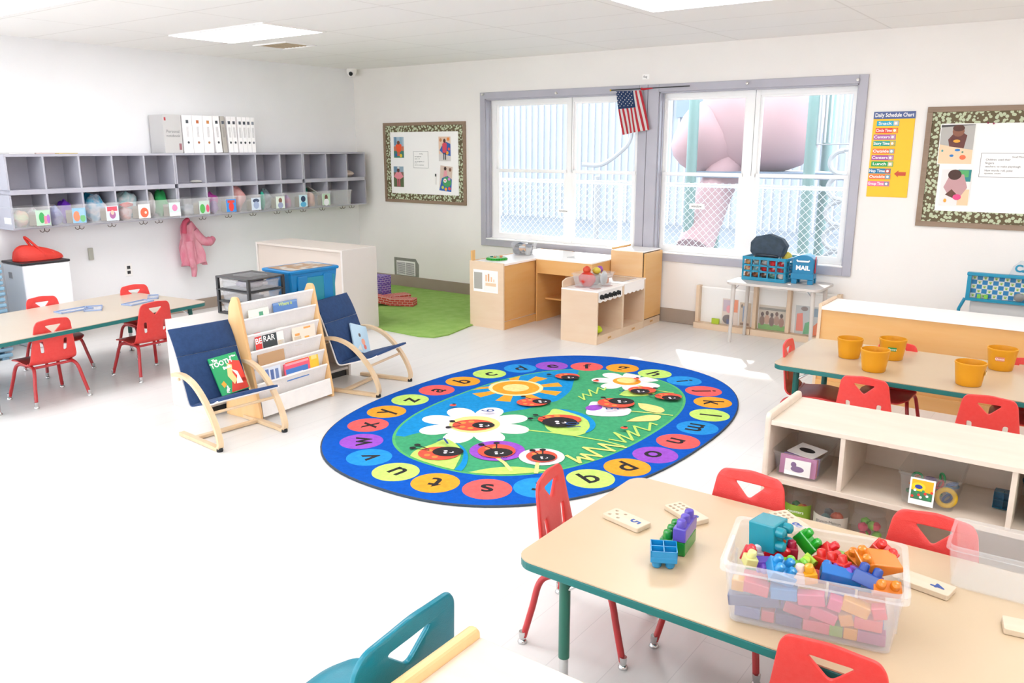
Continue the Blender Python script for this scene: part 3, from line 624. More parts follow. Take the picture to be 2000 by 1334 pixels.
# magazine files
mfm = mat('file_white', 'F4F2F2', .55)
yy = -2.675
specs = [(.19, 'grey', 'wide grey lever file box at the left end on the cubbies'), (.0,)*3]
def filebox(y, w, m, label, grp, lean=0., hole=True, col='555B68'):
    t = thing('file_box', label, 'file box', (.02, y, ZT+.001), 0, grp); t.rotation_euler = (lean, 0, 0)
    P = [(0, 0), (.24, 0), (.24, .355), (0, .355)]
    G().box(0, .235, 0, w-.003, 0, .355, m, bev=.002).build('case', t)
    g = G()
    if hole: g.poly(circ(0, 0, .012, 14), 0, mat('hole_'+col, col, .5), Matrix.Translation((.2356, w/2, .1)) @ Matrix.Rotation(pi/2, 4, 'Z') @ Matrix.Rotation(pi/2, 4, 'X')); g.build('finger_hole', t); g = G()
    g.box(.2352, .236, w/2-.014, w/2+.014, .28, .31, mat('print_'+col, col, .6)) if w < .15 else None
    for k in range(4): g.box(.2352, .236, w/2-.002+(k-1.5)*.006, w/2-.001+(k-1.5)*.006, .15, .25, 'inkgrey') if w < .15 else None
    if w > .15:
        g.text('Personal', .04, 'inkgrey', Matrix.Translation((.2356, w/2, .2)) @ Matrix.Rotation(pi/2, 4, 'Z') @ Matrix.Rotation(pi/2, 4, 'X')); g.text('notebook', .036, 'inkgrey', Matrix.Translation((.2356, w/2, .16)) @ Matrix.Rotation(pi/2, 4, 'Z') @ Matrix.Rotation(pi/2, 4, 'X'))
        g.box(.2352, .236, .012, .03, .3, .33, mat('logo_red', 'D8505A', .6)); g.box(.2352, .236, w-.04, w-.015, .03, .09, mat('logo_red2', 'B87880', .6))
    g.build('spine_print', t); return t
gg = 'white lever file boxes on the cubbies'
filebox(-2.69, .19, mat('file_grey', 'ECEAE8', .6), 'wide grey box at the left end of the file boxes', gg, hole=False)
for i, (w, col, lb) in enumerate(((.105, '4A5058', 'white file box with a grey hole beside the wide grey box'), (.115, 'C06A3A', 'white file box with an orange hole'), (.11, 'D08A4A', 'white file box with a pale orange hole'))):
    filebox(-2.49+[0, .107, .224][i], w, mfm, lb, gg, col=col)
filebox(-2.135, .075, mfm, 'white file box leaning left beside the open gap', gg, RD(3), col='3A4048')
filebox(-2.05, .05, mat('file_cream', 'D8D2C8', .6), 'beige narrow file box with a black spot', gg, RD(3), hole=False)
for i in range(2): filebox(-1.985+i*.056, .054, mfm, ['narrow white file box right of the beige one', 'second narrow white file box right of the beige one'][i], gg, RD(2), col='4A4E58')
for i in range(4): filebox(-1.865+i*.052, .05, mfm, ['first', 'second', 'third', 'last'][i]+' of the four upright white file boxes at the right end', gg, col=['5A6068', '3A3E48', '5A5E68', '8A8E98'][i])
# pink jacket on a hook
t = thing('pink_jacket', 'pink child jacket hanging from a cubby hook', 'jacket', (.1, -2.42, .93))
pk = noisy('pink_nylon', 'F58CA4', 'FBB4C0', (14, 14, 6), .55, .6, bscale=60)
def jk(u, v):
    a = 2*pi*u; r = .05+.1*v**.7*(1-.25*v); z = -.02-.42*v+.02*sin(3*a)
    k = 1+.22*sin(6*a+4*v)+.12*sin(9*a-7*v)
    return (.0+.045*k*cos(a)*(.5+v), .02*v+r*k*sin(a)*1.0, z)
G().grid(jk, 40, 16, pk).build('body', t)
G().tube(smooth_path([(0, .05, -.1), (.03, .12, -.2), (.03, .2, -.22), (.02, .26, -.19)]), [.045]*12+[.05, .045, .04, .035, .032, .03, .02][:7], pk, n=12).build('sleeve', t)
G().tube(smooth_path([(.02, -.03, -.2), (.03, -.02, -.35), (.03, .0, -.48), (.03, -.01, -.56)]), [.05-.0016*k for k in range(19)], pk, n=12).build('sleeve', t)
G().tube(smooth_path([(0, 0, .015), (.01, -.05, -.02), (.02, -.07, -.12)]), .025, mat('pink_deep', 'F0607E', .6), n=10).build('hood', t)
# white bin with black lid, red backpack
t = thing('storage_bin', 'tall white bin with a dark lid behind the left table', 'bin', (.06, -4.165, 0))
G().box(0, .36, 0, .385, .0, .70, mat('bin_white', 'F4F5F8', .3), bev=.012).build('bin_body', t)
G().box(-.005, .365, -.005, .39, .70, .72, mat('lid_black', '2E2C30', .35), bev=.006).build('lid', t)
G().box(.1, .16, -.003, 0, .58, .63, mat('logo_grey', 'C8C8CC', .5)).build('badge', t)
t = thing('red_backpack', 'slumped red backpack lying on the white bin', 'backpack', (.24, -3.97, .721))
rd = noisy('red_nylon', 'F0301E', 'F84030', (8, 8, 8), .6, .5, bscale=70)
def bp(u, v):
    a = 2*pi*u; t_ = -1+2*v; r = (1-abs(t_)**2.6)**.5 if abs(t_) < 1 else 0
    hh = .085*(1-.62*v)*(1+.1*sin(7*a)*(1-v)) ; zz = hh*r*sin(a); zz = max(zz, -.0+0) if sin(a) > 0 else 0
    return (.12*r*cos(a)*(1-.15*v), .205*t_+.02, .002+ (zz*1.9 if sin(a) > 0 else 0)+.0)
G().grid(bp, 36, 20, rd).build('body', t)
G().tube(smooth_path([(.02, -.03, .1), (.0, -.07, .19), (.03, -.05, .17), (.08, .02, .07), (.1, .03, .03)]), .01, rd, n=8).build('strap', t)
G().poly([(-.02, 0), (0, .015), (.025, .02), (.02, -.01), (0, -.018)], 0, 'paper', Tm((.0, 0, 0))).build('logo', t)
bpy.data.objects['logo'].location = (.06, .115, .058); bpy.data.objects['logo'].rotation_euler = (RD(0), RD(35), RD(90))
# blue stacked cots
t0 = None
for k in range(20):
    z = .012+k*.0445
    t = thing('stacking_cot', 'light blue nap cot in the stack at the left edge' , 'cot', (.06+.0015*((k*7) % 5), -4.98, z), RD(((k*5) % 7-3)*.25), group='light blue nap cots stacked at the left edge')
    bl = mat('cot_blue', '9CCBE6', .5)
    G().box(0, .56, 0, .58, .008, .036, bl, bev=.008).build('cot_bed', t)
    if k == 0 or k == 19:
        for yy2 in (.04, .5): G().box(.01, .55, yy2, yy2+.05, 0 if k else -.012, .0075, bl).build('cot_end', t)
    else: G().box(.02, .54, .52, .57, -.0085, .0075, mat('cot_white', 'D8E4EA', .5)).build('cot_end', t)

# ================================================================ CHILD CHAIRS
LEAN = RD(82)
def bend(bm, W0):
    """bend a flat plate (x=width, y=arc length, z=thickness) into the seat and back profile"""
    R_ = .055; s1 = .27; X0 = .197; la = R_*LEAN       # seat length, then bend up to lean
    for v in bm.verts:
        w, s, z = v.co
        if s < s1:
            x = X0-s; zz = -.012*cos(min(1, s/.27)*pi*2)*.5+.006; nx, nz = 0, 1
            if s < .05: zz -= (.05-s)**2*5
        elif s < s1+la:
            a = (s-s1)/R_; x = X0-s1-R_*sin(a); zz = R_*(1-cos(a)); nx, nz = sin(a), cos(a)
        else:
            a = LEAN; e = s-s1-la; x = X0-s1-R_*sin(a)-e*cos(a); zz = R_*(1-cos(a))+e*sin(a); nx, nz = sin(a), cos(a)
            x -= e*e*.0
        cv = .35*w*w*(1 if s > s1 else .35)
        v.co = (x+nx*(z+cv), w, .262+zz+nz*(z+cv))
    return bm
def make_chair(label, m, legm, sc=1., group=None):
    t = thing('child_chair', label, 'chair', group=group)
    cuts = [.02*k for k in range(1, 29)]
    seat = [(-.1, 0), (.1, 0), (.15, .05), (.158, .2), (.155, .27), (.152, .285), (-.152, .285), (-.155, .27), (-.158, .2), (-.15, .05)]
    bm = plate(fillet(seat, .02), (), cuts, .011, .004)
    bmesh.ops.bisect_plane(bm, geom=bm.verts[:]+bm.edges[:]+bm.faces[:], plane_co=(0, 0, 0), plane_no=(1, 0, 0))
    for xx in (-.08, .08): bmesh.ops.bisect_plane(bm, geom=bm.verts[:]+bm.edges[:]+bm.faces[:], plane_co=(xx, 0, 0), plane_no=(1, 0, 0))
    G().bm(bend(bm, 0), m, smooth=True).build('seat', t)
    y0 = .286; y1 = y0+.32
    outl = [(-.152, y0), (.152, y0), (.152, y0+.05), (.118, y1-.035), (.1, y1-.008), (0, y1+.004), (-.1, y1-.008), (-.118, y1-.035), (-.152, y0+.05)]
    tri = fillet([(-.055, y1-.042), (.055, y1-.042), (0, y1-.098)], .014)
    holes = [tri] + [[(s*.072+px, y0+py) for px, py in fillet([(-.011, .095), (.011, .095), (.011+.006*s, .175), (-.011+.006*s, .175)], .01)] for s in (-1, 1)]
    bm = plate(fillet(outl, .022), holes, cuts, .012, .0045)
    for xx in (-.11, -.08, -.04, 0, .04, .08, .11): bmesh.ops.bisect_plane(bm, geom=bm.verts[:]+bm.edges[:]+bm.faces[:], plane_co=(xx, 0, 0), plane_no=(1, 0, 0))
    G().bm(bend(bm, 0), m, smooth=True).build('backrest', t)
    r = .0115
    for s in (-1, 1):
        f = smooth_path([(.175, s*.175, .022), (.145, s*.155, .13), (.125, s*.142, .205), (.105, s*.135, .236), (.07, s*.128, .248), (.02, s*.125, .250), (0, s*.125, .250)], 4)
        l = G().tube(f, r, legm, n=10).build('leg', t)
        G().lathe([(.0, 0), (.016, .0), (.017, .004), (.013, .012), (.0105, .014), (.0125, .03), (.0125, .042), (0, .042)], 'chrome', 12, Tm((.178, s*.177, 0))).build('glide', l)
        f = smooth_path([(-.175, s*.175, .022), (-.15, s*.158, .13), (-.135, s*.145, .205), (-.115, s*.135, .236), (-.08, s*.128, .248), (-.03, s*.125, .250), (0, s*.125, .250)], 4)
        l = G().tube(f, r, legm, n=10).build('leg', t)
        G().lathe([(.0, 0), (.016, .0), (.017, .004), (.013, .012), (.0105, .014), (.0125, .03), (.0125, .042), (0, .042)], 'chrome', 12, Tm((-.178, s*.177, 0))).build('glide', l)
    G().tube([(.07, -.126, .248), (.07, .126, .248)], .009, legm, n=8).build('cross_tube', t); G().tube([(-.09, -.13, .243), (-.09, .13, .243)], .009, legm, n=8).build('cross_tube', t)
    return t
red0 = make_chair('', M['red'], M['red_leg'])
used = [False]
def red_chair(x, y, face, label, group, sc=1.):
    o = red0 if not used[0] else copy_tree(red0); used[0] = True
    o.location = (x, y, 0); o.rotation_euler = (0, 0, RD(face)); o['label'] = label; o['group'] = group; o.scale = (sc, sc, sc); return o
gl = 'red chairs around the left table'
red_chair(1.94, -4.745, 180+2, 'red chair facing the left table, nearest the camera', gl)
red_chair(1.918, -4.015, 180+2, 'red chair facing the left table, seen from behind right of the other', gl)
red_chair(1.255, -4.35, 0, 'red chair behind the left table, middle of the far side', gl, .97)
red_chair(1.30, -3.65, -4, 'red chair behind the right end of the left table', gl, .97)
red_chair(1.18, -5.02, 4, 'red chair behind the left table, leftmost on the far side', gl, .97)
red_chair(1.75, -5.55, 90, 'red chair at the left picture edge with only its legs showing', gl)
# ================================================================ TABLES
def make_table(label, loc, L, W, h, legspots, legm=None, top='tabletop', rz=0, name='activity_table', edge='teal'):
    """top from (0,0) to (L,W) in local x,y"""
    t = thing(name, label, 'table', loc, rz); legm = legm or M['teal_leg']
    o1 = rrect(L, W, .06, 6, L/2, W/2)
    G().poly(o1, h, top, h=.004).build('tabletop', t)
    bm = plate(o1, (), (), .026, .004); bmesh.ops.translate(bm, vec=(0, 0, h-.0175), verts=bm.verts[:])
    G().bm(bm, edge).build('edge_band', t)
    for (x, y, sx, sy, zc) in legspots:
        g = G(); l = None
        p1 = Vector((x, y, h-.031)); p0 = Vector((x+sx, y+sy, .03)); q = p0+(p1-p0)*zc
        l = G().tube([q, p1], .017, legm, n=14).build('leg', t)
        G().tube([p0, q], .0135, 'chrome', n=12).build('leg_insert', l)
        G().lathe([(0, 0), (.02, 0), (.021, .006), (.013, .018), (.01, .034), (0, .034)], 'chrome', 14, Tm((p0.x, p0.y, 0))).build('foot', l)
        dx = .09 if x < L/2 else -.09
        G().tube([(x+dx*.15, y, h-.09), (x+dx, y, h-.033)], .006, 'chrome', n=8).build('brace', l)
    return t
HT = .475
A = Vector((1.965, -3.50)); Bp = Vector((2.16, -5.05)); d = (Bp-A).normalized(); ang = math.atan2(d.y, d.x)
# left table: local x runs from its right end to the left edge of the picture, local y towards the wall
nrm = Vector((d.y, -d.x))
if nrm.x > 0: nrm = -nrm
Wl, Ll = .93, 1.83
o = A; T0 = A+nrm*Wl
make_table('long pale table with teal edge and red chairs on the left', (T0.x, T0.y, 0), Ll, Wl, HT,
           [(.1, .1, 0, -.02, .3), (1.62, .1, 0, -.02, .3), (.1, .83, 0, .03, .3), (1.62, .83, .0, .0, .30)], rz=ang, top='tabletop_w')
# right back table
make_table('pale table with orange pots at the right, teal edge', (6.165, -2.775, 0), 1.83, .79, HT, [(.11, .1, 0, 0, .3), (1.7, .1, 0, 0, .3), (.11, .69, 0, 0, .3), (1.7, .69, 0, 0, .3)], top='tabletop')
# front table
make_table('pale table with teal edge and block bin in the foreground', (6.308, -5.425, 0), 1.83, .765, HT, [(.135, .075, 0, 0, .30), (1.7, .075, 0, 0, .3), (.135, .69, 0, 0, .3), (1.7, .69, 0, 0, .3)], legm=M['green_leg'])
gr = 'red chairs around the table with orange pots'
red_chair(6.71, -2.86, 90, 'red chair with its back to the shelf, left one', gr, .96)
red_chair(7.255, -2.86, 90, 'red chair with its back to the shelf, right one', gr, .96)
red_chair(6.31, -2.47, 4, 'red chair at the left end of the table with orange pots', gr, .98)
red_chair(6.66, -2.15, -90, 'red chair beyond the pots, only its top showing', gr, .92)
red_chair(7.33, -2.15, -90, 'red chair beyond the pots at the right picture edge', gr, .92)
gf = 'red chairs around the front table'
red_chair(6.30, -4.96, 12, 'red chair at the left end of the front table', gf)
red_chair(6.715, -4.75, -90, 'red chair at the far side of the front table, near the domino plaques', gf)
red_chair(7.29, -4.75, -90, 'red chair at the far side of the front table, behind the clear empty tray', gf)
red_chair(7.22, -5.31, 92, 'red chair at the near side of the front table, cut by the bottom edge', gf)
tc_ = make_chair('large teal chair in the foreground beside the birch shelf top', M['tealp'], M['tealp'])
tc_.location = (6.32, -6.09, 0); tc_.rotation_euler = (0, 0, RD(184)); tc_.scale = (1.18, 1.42, 1.2)
# ---- things on the left table
for x, y, w, l, a, lb in ((1.50, -4.31, .11, .24, 4, 'clear blue edged tray on the left table, nearest the left'), (1.55, -4.19, .12, .2, 60, 'clear blue edged tray lying askew at the middle of the left table'), (1.6, -3.87, .11, .22, 14, 'clear blue edged tray toward the right end of the left table'), (1.46, -3.66, .08, .17, 58, 'small clear blue edged tray at the far right of the left table')):
    t = thing('flat_tray', lb, 'tray', (x, y, HT+.001), RD(a), 'clear blue edged trays on the left table')
    G().box(-w/2, w/2, -l/2, l/2, 0, .004, clear('tray_clear', 'F4F6FA', .4)).build('sheet', t)
    g = G(); bc = mat('tray_blue', '9FB8E4', .3)
    g.box(-w/2, -w/2+.006, -l/2, l/2, .004, .012, bc).box(w/2-.006, w/2, -l/2, l/2, .004, .012, bc).box(-w/2, w/2, -l/2, -l/2+.006, .004, .012, bc).box(-w/2, w/2, l/2-.006, l/2, .004, .012, bc); g.build('rim', t)
# ---- orange pots
def pot(x, y, label, tagc=None, rot=0, sc=1.):
    t = thing('plastic_pot', label, 'pot', (x, y, HT+.001), rot, 'mustard pots on the right table'); t.scale = (sc, sc, sc)
    G().lathe([(0, 0), (.056, 0), (.059, .004), (.066, .055), (.072, .105), (.074, .108), (.074, .118), (.070, .119), (.069, .108), (.063, .055), (.055, .007), (0, .006)], 'pot', 32, caps=False).build('pot_body', t)
    if tagc:
        g = G(); g.grid(lambda u, v: ((.0695+.0035*v)*cos((u-.5)*.62), (.0695+.0035*v)*sin((u-.5)*.62), .058+.022*v), 8, 2, tagc); g.text(rot and 'Queen' or 'Red', .016, 'paper', Tm((.0735, 0, .069)) @ Matrix.Rotation(pi/2, 4, 'Z') @ Matrix.Rotation(pi/2, 4, 'X')); g.build('name_tape', t)
    return t
cam2 = math.atan2(CAM.y+2.5, CAM.x-6.7)
pot(6.475, -2.375, 'mustard pot at the far left on the right table', sc=.95)
pot(6.66, -2.60, 'mustard pot in front of the two far left pots')
pot(6.68, -2.27, 'mustard pot with a green name tape', mat('tape_green', '2FA85A', .5), cam2)
pot(7.115, -2.60, 'mustard pot on the right table near its front edge', mat('tape_yellow', 'F5C24A', .5), 0)
pot(7.21, -2.165, 'mustard pot with a pink name tape near the right picture edge', mat('tape_pink', 'F5A08A', .5), 0-1.6)

# ---- front table things
def plaque(x, y, rz, n, label, num='5', big=1):
    t = thing('domino_plaque', label, 'wooden plaque', (x, y, HT+.001), RD(rz), 'wooden number plaques on the front table')
    L, W2 = .148, .068
    P = {5: [(-.056, .018), (-.056, -.018), (-.04, 0), (-.02, .018), (-.02, -.018)], 9: [(a, b) for a in (-.058, -.04, -.022) for b in (-.02, 0, .02)], 3: [(a, b) for a in (-.056, -.036, -.016) for b in (-.018, 0, .018)], 0: []}[n]
    bm = plate(fillet([(-L/2, -W2/2), (L/2, -W2/2), (L/2, W2/2), (-L/2, W2/2)], .007), [circ(a, b, .0055, 12) for a, b in P], (), .016, .002)
    bmesh.ops.translate(bm, vec=(0, 0, .008), verts=bm.verts[:])
    G().bm(bm, noisy('plaque_wood', 'F0DCC0', 'F4E2CA', (4, 40, 4), .5)).build('slab', t)
    G().poly(rrect(L-.012, W2-.01, .005), .002, mat('hole_brown', '9A6234', .7)).build('hole_bottom', t)
    if num: G().text(num, .05, mat('number_blue', '3A62B0', .5), Tm((.035, 0, .0165), -pi/2), bold=.0012).build('number', t)
    return t
plaque(6.47, -5.028, -13, 5, 'wooden plaque with five holes and a blue 5, left of the green block')
plaque(6.605, -4.87, -27, 9, 'wooden plaque with nine holes behind the green and purple blocks', '9')
plaque(6.90, -4.735, -38, 3, 'wooden plaque with holes behind the block bin', '8')
plaque(7.318, -4.90, -10, 0, 'wooden plaque with blue marks right of the block bin', '4')
plaque(7.59, -4.985, 10, 0, 'wooden plaque at the right picture edge in front of the clear tray', 'E')
# building blocks
BU = .0315
def block(nx, ny, hz, col, label=None, studs=True, hollow=False, slope=False, sub='', rnd=0.):
    t = thing('building_block', label or '', 'toy block'); m = mat('abs_'+col, col, .25, coat=.2)
    w, d = nx*BU, ny*BU; g = G()
    if hollow:
        e = .0022
        g.box(-w/2, w/2, -d/2, d/2, 0, hz*.5, m, bev=.002)
        for i in range(nx+1): x = -w/2+i*BU; x = min(max(x, -w/2+e/2), w/2-e/2); g.box(x-e/2, x+e/2, -d/2, d/2, hz*.5, hz, m)
        for j in range(ny+1): y = -d/2+j*BU; y = min(max(y, -d/2+e/2), d/2-e/2); g.box(-w/2, w/2, y-e/2, y+e/2, hz*.5, hz, m)
        g.build('body', t)
        for i in range(nx):
            for j in range(ny): G().lathe([(.0, -.016), (.009, -.016), (.0115, -.012), (.0118, 0), (0, 0)], m, 14, c=(-w/2+(i+.5)*BU, -d/2+(j+.5)*BU)).build('stud', t)
        return t
    if slope:
        vs = [(-w/2, -d/2, 0), (w/2, -d/2, 0), (w/2, -d/2, hz*.35), (-w/2+BU*.9, -d/2, hz), (-w/2, -d/2, hz)]
        n = len(vs); bm = bmesh.new(); a = [bm.verts.new(v) for v in vs]; b2 = [bm.verts.new((v[0], d/2, v[2])) for v in vs]
        bm.faces.new(a); bm.faces.new(b2[::-1])
        for i in range(n): bm.faces.new((a[i], b2[i], b2[(i+1) % n], a[(i+1) % n]))
        bmesh.ops.recalc_face_normals(bm, faces=bm.faces[:]); bmesh.ops.bevel(bm, geom=bm.edges[:], offset=.003, segments=2, profile=.5, affect='EDGES'); g.bm(bm, m)
    else: g.box(-w/2, w/2, -d/2, d/2, 0, hz, m, bev=.0025)
    g.build('body', t)
    if studs:
        for i in range(nx if not slope else 1):
            for j in range(ny): G().lathe([(.0118, hz-.001), (.0115, hz+.012), (.0098, hz+.0165), (.005, hz+.019), (0, hz+.0195)], m, 14, c=(-w/2+(i+.5)*BU, -d/2+(j+.5)*BU), caps=False).build('stud', t)
    return t
b = block(2, 2, .03, '1EA0E0', 'bright blue four cell block upside down at the front of the front table', hollow=True); place(b, (6.685, -5.205, HT+.0175*1.2), RD(28)); b.scale = (1.2,)*3; b['group'] = 'building blocks out on the table'
b = block(2, 3, .034, '1E9A3A', 'green block under the purple one on the front table', True); place(b, (6.672, -5.08, HT+.001), RD(8)); b.scale = (1.25,)*3; b['group'] = 'building blocks out on the table'
b = block(1, 3, .034, '6A58C8', 'purple block with studs stacked on the green block'); place(b, (6.692, -5.078, HT+.001+.034*1.25+.001), RD(8)); b.scale = (1.25,)*3; b['group'] = 'building blocks out on the table'
# frosted bin full of blocks
BC, BA = Vector((7.107, -5.215)), RD(12.5)
t = thing('block_bin', 'translucent white bin full of coloured blocks on the front table', 'bin', (BC.x, BC.y, HT+.001), BA)
g = tub('', .41, .275, .168, M['frost'], taper=.016, lip=.02, th=.003); g.build('tub', t)
g = G()
for s in (-1, 1): g.box(s*.2165-(.01 if s > 0 else 0), s*.2165+(.01 if s < 0 else 0), -.06, .06, .118, .15, 'frost', bev=.003)
for s in (-1, 1):
    for k in (-.05, -.025, .025, .05): g.box(s*.199-.003, s*.199+.003, k-.002, k+.002, .02, .118, 'frost')
g.build('handle', t)
R2 = lambda x, y: (BC.x+x*cos(BA)-y*sin(BA), BC.y+x*sin(BA)+y*cos(BA))
cn = {'109CB0': 'teal', '22B02A': 'green', '7FD036': 'light green', 'B8E03A': 'lime', 'E8202A': 'red', 'B01840': 'crimson', '7A4FC8': 'purple', '2E9CE0': 'sky blue', '1878D0': 'blue', '1048A8': 'dark blue', 'F58A1E': 'orange', 'F8B01E': 'yellow orange', 'F0508A': 'pink', 'F4F2F0': 'white', 'F8C8D0': 'pale pink', 'F2D21E': 'yellow', '2A2E6A': 'navy', '4A4A8A': 'slate blue', '5AA87A': 'sage green'}
top = [  # x,y,z (in the bin frame), nx,ny,h, rx,ry,rz, colour, slope, where
 (-.155, .055, .168, 2, 2, .06, 0, 86, -22, '109CB0', 0, 'big teal block sticking up at the left of the bin'),
 (-.035, .075, .135, 2, 1, .034, 0, 38, -25, '22B02A', 0, 'green block tipped beside the big teal block'),
 (.075, .07, .125, 2, 1, .034, 80, 10, 10, '7FD036', 0, 'light green block lying toward the back of the bin'),
 (.02, .04, .125, 1, 2, .034, 20, 35, 25, 'E8202A', 0, 'red block standing up in the middle of the bin'),
 (-.02, .0, .115, 1, 2, .03, 55, 25, -30, 'B8E03A', 0, 'lime block in the middle of the bin'),
 (-.05, -.03, .11, 2, 1, .03, 20, 10, 15, '7FD036', 0, 'light green block near the front middle of the bin'),
 (-.115, -.02, .12, 2, 1, .034, 90, 0, 20, '7A4FC8', 0, 'purple block at the left front of the bin'),
 (-.165, -.03, .125, 1, 1, .03, 20, 20, 0, 'E8404A', 0, 'small red block at the left end of the bin'),
 (-.155, -.065, .125, 1, 1, .025, 10, 10, 30, 'F2EE9A', 0, 'pale yellow block at the front left of the bin'),
 (-.08, -.075, .115, 2, 2, .03, 15, 20, 20, '2E9CE0', 0, 'sky blue block at the front of the bin'),
 (.045, -.01, .12, 3, 1, .034, 0, -10, -35, 'E8302A', 0, 'long red block across the middle of the bin'),
 (.085, .0, .13, 2, 1, .034, 70, 0, -25, '7A4FC8', 0, 'purple two stud block right of the middle of the bin'),
 (.065, -.07, .13, 3, 1, .034, -70, 8, 8, '1878D0', 0, 'long blue block along the front of the bin'),
 (.12, -.07, .13, 2, 1, .034, -20, 10, -15, '1048A8', 0, 'dark blue block at the front right of the bin'),
 (.15, .01, .145, 3, 2, .045, 15, -15, 20, 'F58A1E', 1, 'big orange sloped block at the right of the bin'),
 (.155, .075, .15, 2, 1, .034, 30, 30, -20, 'E8302A', 0, 'red block at the back right corner of the bin'),
 (.165, -.06, .12, 2, 1, .034, 40, 0, 10, 'F58A1E', 0, 'orange block at the front right corner of the bin'),
 (.1, .045, .12, 1, 2, .034, 20, -20, 40, 'F58A1E', 0, 'orange block behind the purple two stud block'),
 (.125, .035, .115, 2, 1, .03, 0, 20, 10, 'F4F2F0', 0, 'white block behind the big orange block'),
 (-.06, .03, .115, 1, 1, .034, 0, 0, 10, 'B01840', 0, 'crimson block in the middle left of the bin'),
 (-.1, .02, .11, 2, 1, .03, 10, 20, 0, 'E8202A', 0, 'red block under the big teal block'),
 (-.075, .04, .112, 1, 1, .034, 0, 0, 40, 'F06A1E', 0, 'orange block peeking out right of the big teal block'),
 (-.005, -.075, .118, 1, 1, .03, 10, -10, 20, 'F8B01E', 0, 'yellow block at the front middle of the bin'),
 (-.03, -.08, .112, 1, 1, .03, 0, 0, 0, 'F8D8C8', 0, 'pale cream block at the front middle of the bin'),
 (-.14, .02, .1, 1, 1, .03, 10, 0, 0, 'F0F0F4', 0, 'white block at the left of the bin'),
]
low = []
fc = ['F8B01E', 'E84A5A', '2E9CE0', '4A4A8A', 'F0508A', 'E8606A', 'F8A81E', 'E8505A', '4A4A8A', '4A4A8A', 'F58A1E', '3E3E6A', 'F0508A', '5AA87A', 'F8B01E', 'E8707A', 'B86A9A']
# layers against the front wall, seen through the plastic
rows = [(.078, -.097, [(-.172, 1, 'F8B01E'), (-.13, 2, 'F05A6A'), (-.06, 2, '2E9CE0'), (.005, 2, 'F0608A'), (.055, 1, 'F0508A'), (.1, 2, 'F8B01E'), (.16, 1, 'F0505A')]),
        (.042, -.094, [(-.13, 4, '3E4486'), (-.03, 2, 'C84A6A'), (.03, 2, 'F0608A'), (.09, 1, 'F8A81E'), (.135, 2, 'F05A5A')]),
        (.007, -.092, [(-.145, 2, '5A6AB0'), (-.095, 1, 'E05A6A'), (-.045, 2, '3E4486'), (.02, 2, 'F0708A'), (.065, 1, '7FC04A'), (.098, 1, 'F8B01E'), (.145, 2, 'B8609A')])]
rows2 = [(.007, -.02, 3, ['F58A1E', '7A4FC8', '22B02A', 'E8202A', '1878D0']), (.007, .06, 3, ['7FD036', 'F0508A', 'F8B01E', '2E9CE0', 'E8202A']), (.05, -.02, 3, ['E8202A', '2E9CE0', 'F8B01E', '7A4FC8', 'F58A1E']), (.05, .06, 3, ['22B02A', 'F58A1E', 'E8202A', 'F0508A', '1878D0'])]
gb = 'coloured blocks in the bin'
for x, y, z, nx, ny, hz, rx, ry, rz, col, sl, lb in top:
    b = block(nx, ny, hz, col, lb, slope=bool(sl)); k = 1.0 if col != '109CB0' else 1.2
    q = R2(x, y); place(b, (q[0], q[1], HT+z+.012), BA+RD(rz), RD(rx), RD(ry)); b['group'] = gb; b.scale = (k, k, k)
wn = ['upper', 'middle', 'bottom']; 
for ri, (z, y, lst) in enumerate(rows):
    for ci, (x, nx, col) in enumerate(lst):
        b = block(nx, 1, .03, col, '%s block showing through the bin front, %s row, %s from the left' % (cn.get(col, {'F05A6A': 'red', 'F0608A': 'pink', 'F0505A': 'red', '3E4486': 'navy', 'C84A6A': 'rose', 'F8A81E': 'amber', 'F05A5A': 'red', '5A6AB0': 'grey blue', 'E05A6A': 'red', 'F0708A': 'pink', '7FC04A': 'green', 'B8609A': 'mauve'}.get(col, 'coloured')), wn[ri], ['first', 'second', 'third', 'fourth', 'fifth', 'sixth', 'seventh'][ci]), studs=False)
        q = R2(x, y); place(b, (q[0], q[1], HT+z+.004), BA, 0, RD([0, 14, -9, 6, -16, 11, -5][(ci*3+ri*2) % 7]) if ri < 2 else 0); b['group'] = gb
for ri, (z, y, nx, cl) in enumerate(rows2):
    for ci, col in enumerate(cl):
        b = block(2, 2, .034, col, '%s block deep in the bin under the others' % cn[col], studs=False); q = R2(-.14+ci*.07, y+.0); place(b, (q[0], q[1], HT+z), BA); b['group'] = 'blocks buried deep in the bin'
        b['label'] = 'block buried deep in the bin under the others'
# empty clear tray at right
t = thing('clear_tray', 'empty clear plastic bin at the right edge of the front table', 'bin', (7.56, -4.76, HT+.001), RD(2))
tub('', .40, .2, .125, M['clear'], taper=.012, lip=.012).build('tub', t)
# ================================================================ READING CORNER
# low white cabinet
t = thing('low_cabinet', 'low white cabinet behind the book rack, open shelves on its back', 'cabinet', (2.765, -4.35, 0)); lw, ll, lh = .40, 1.2, .575
wm = noisy('white_laminate', 'FBF3EC', 'FDF6F0', (3, 3, 3), .4)
G().box(0, lw, 0, .02, 0, lh, wm, bev=.002).build('end_panel', t); G().box(0, lw, ll-.02, ll, 0, lh, wm, bev=.002).build('end_panel', t)
G().box(0, lw, .02, ll-.02, lh-.022, lh-.002, wm).build('top', t)
G().box(.01, .025, .02, ll-.02, .05, lh-.022, wm).build('back_panel', t)
G().box(.03, lw-.01, .02, ll-.02, .05, .068, wm).box(.03, lw-.01, .02, ll-.02, .29, .308, wm).build('shelf', t)
G().box(.04, lw-.03, .02, ll-.02, 0, .05, 'dark').build('plinth', t)
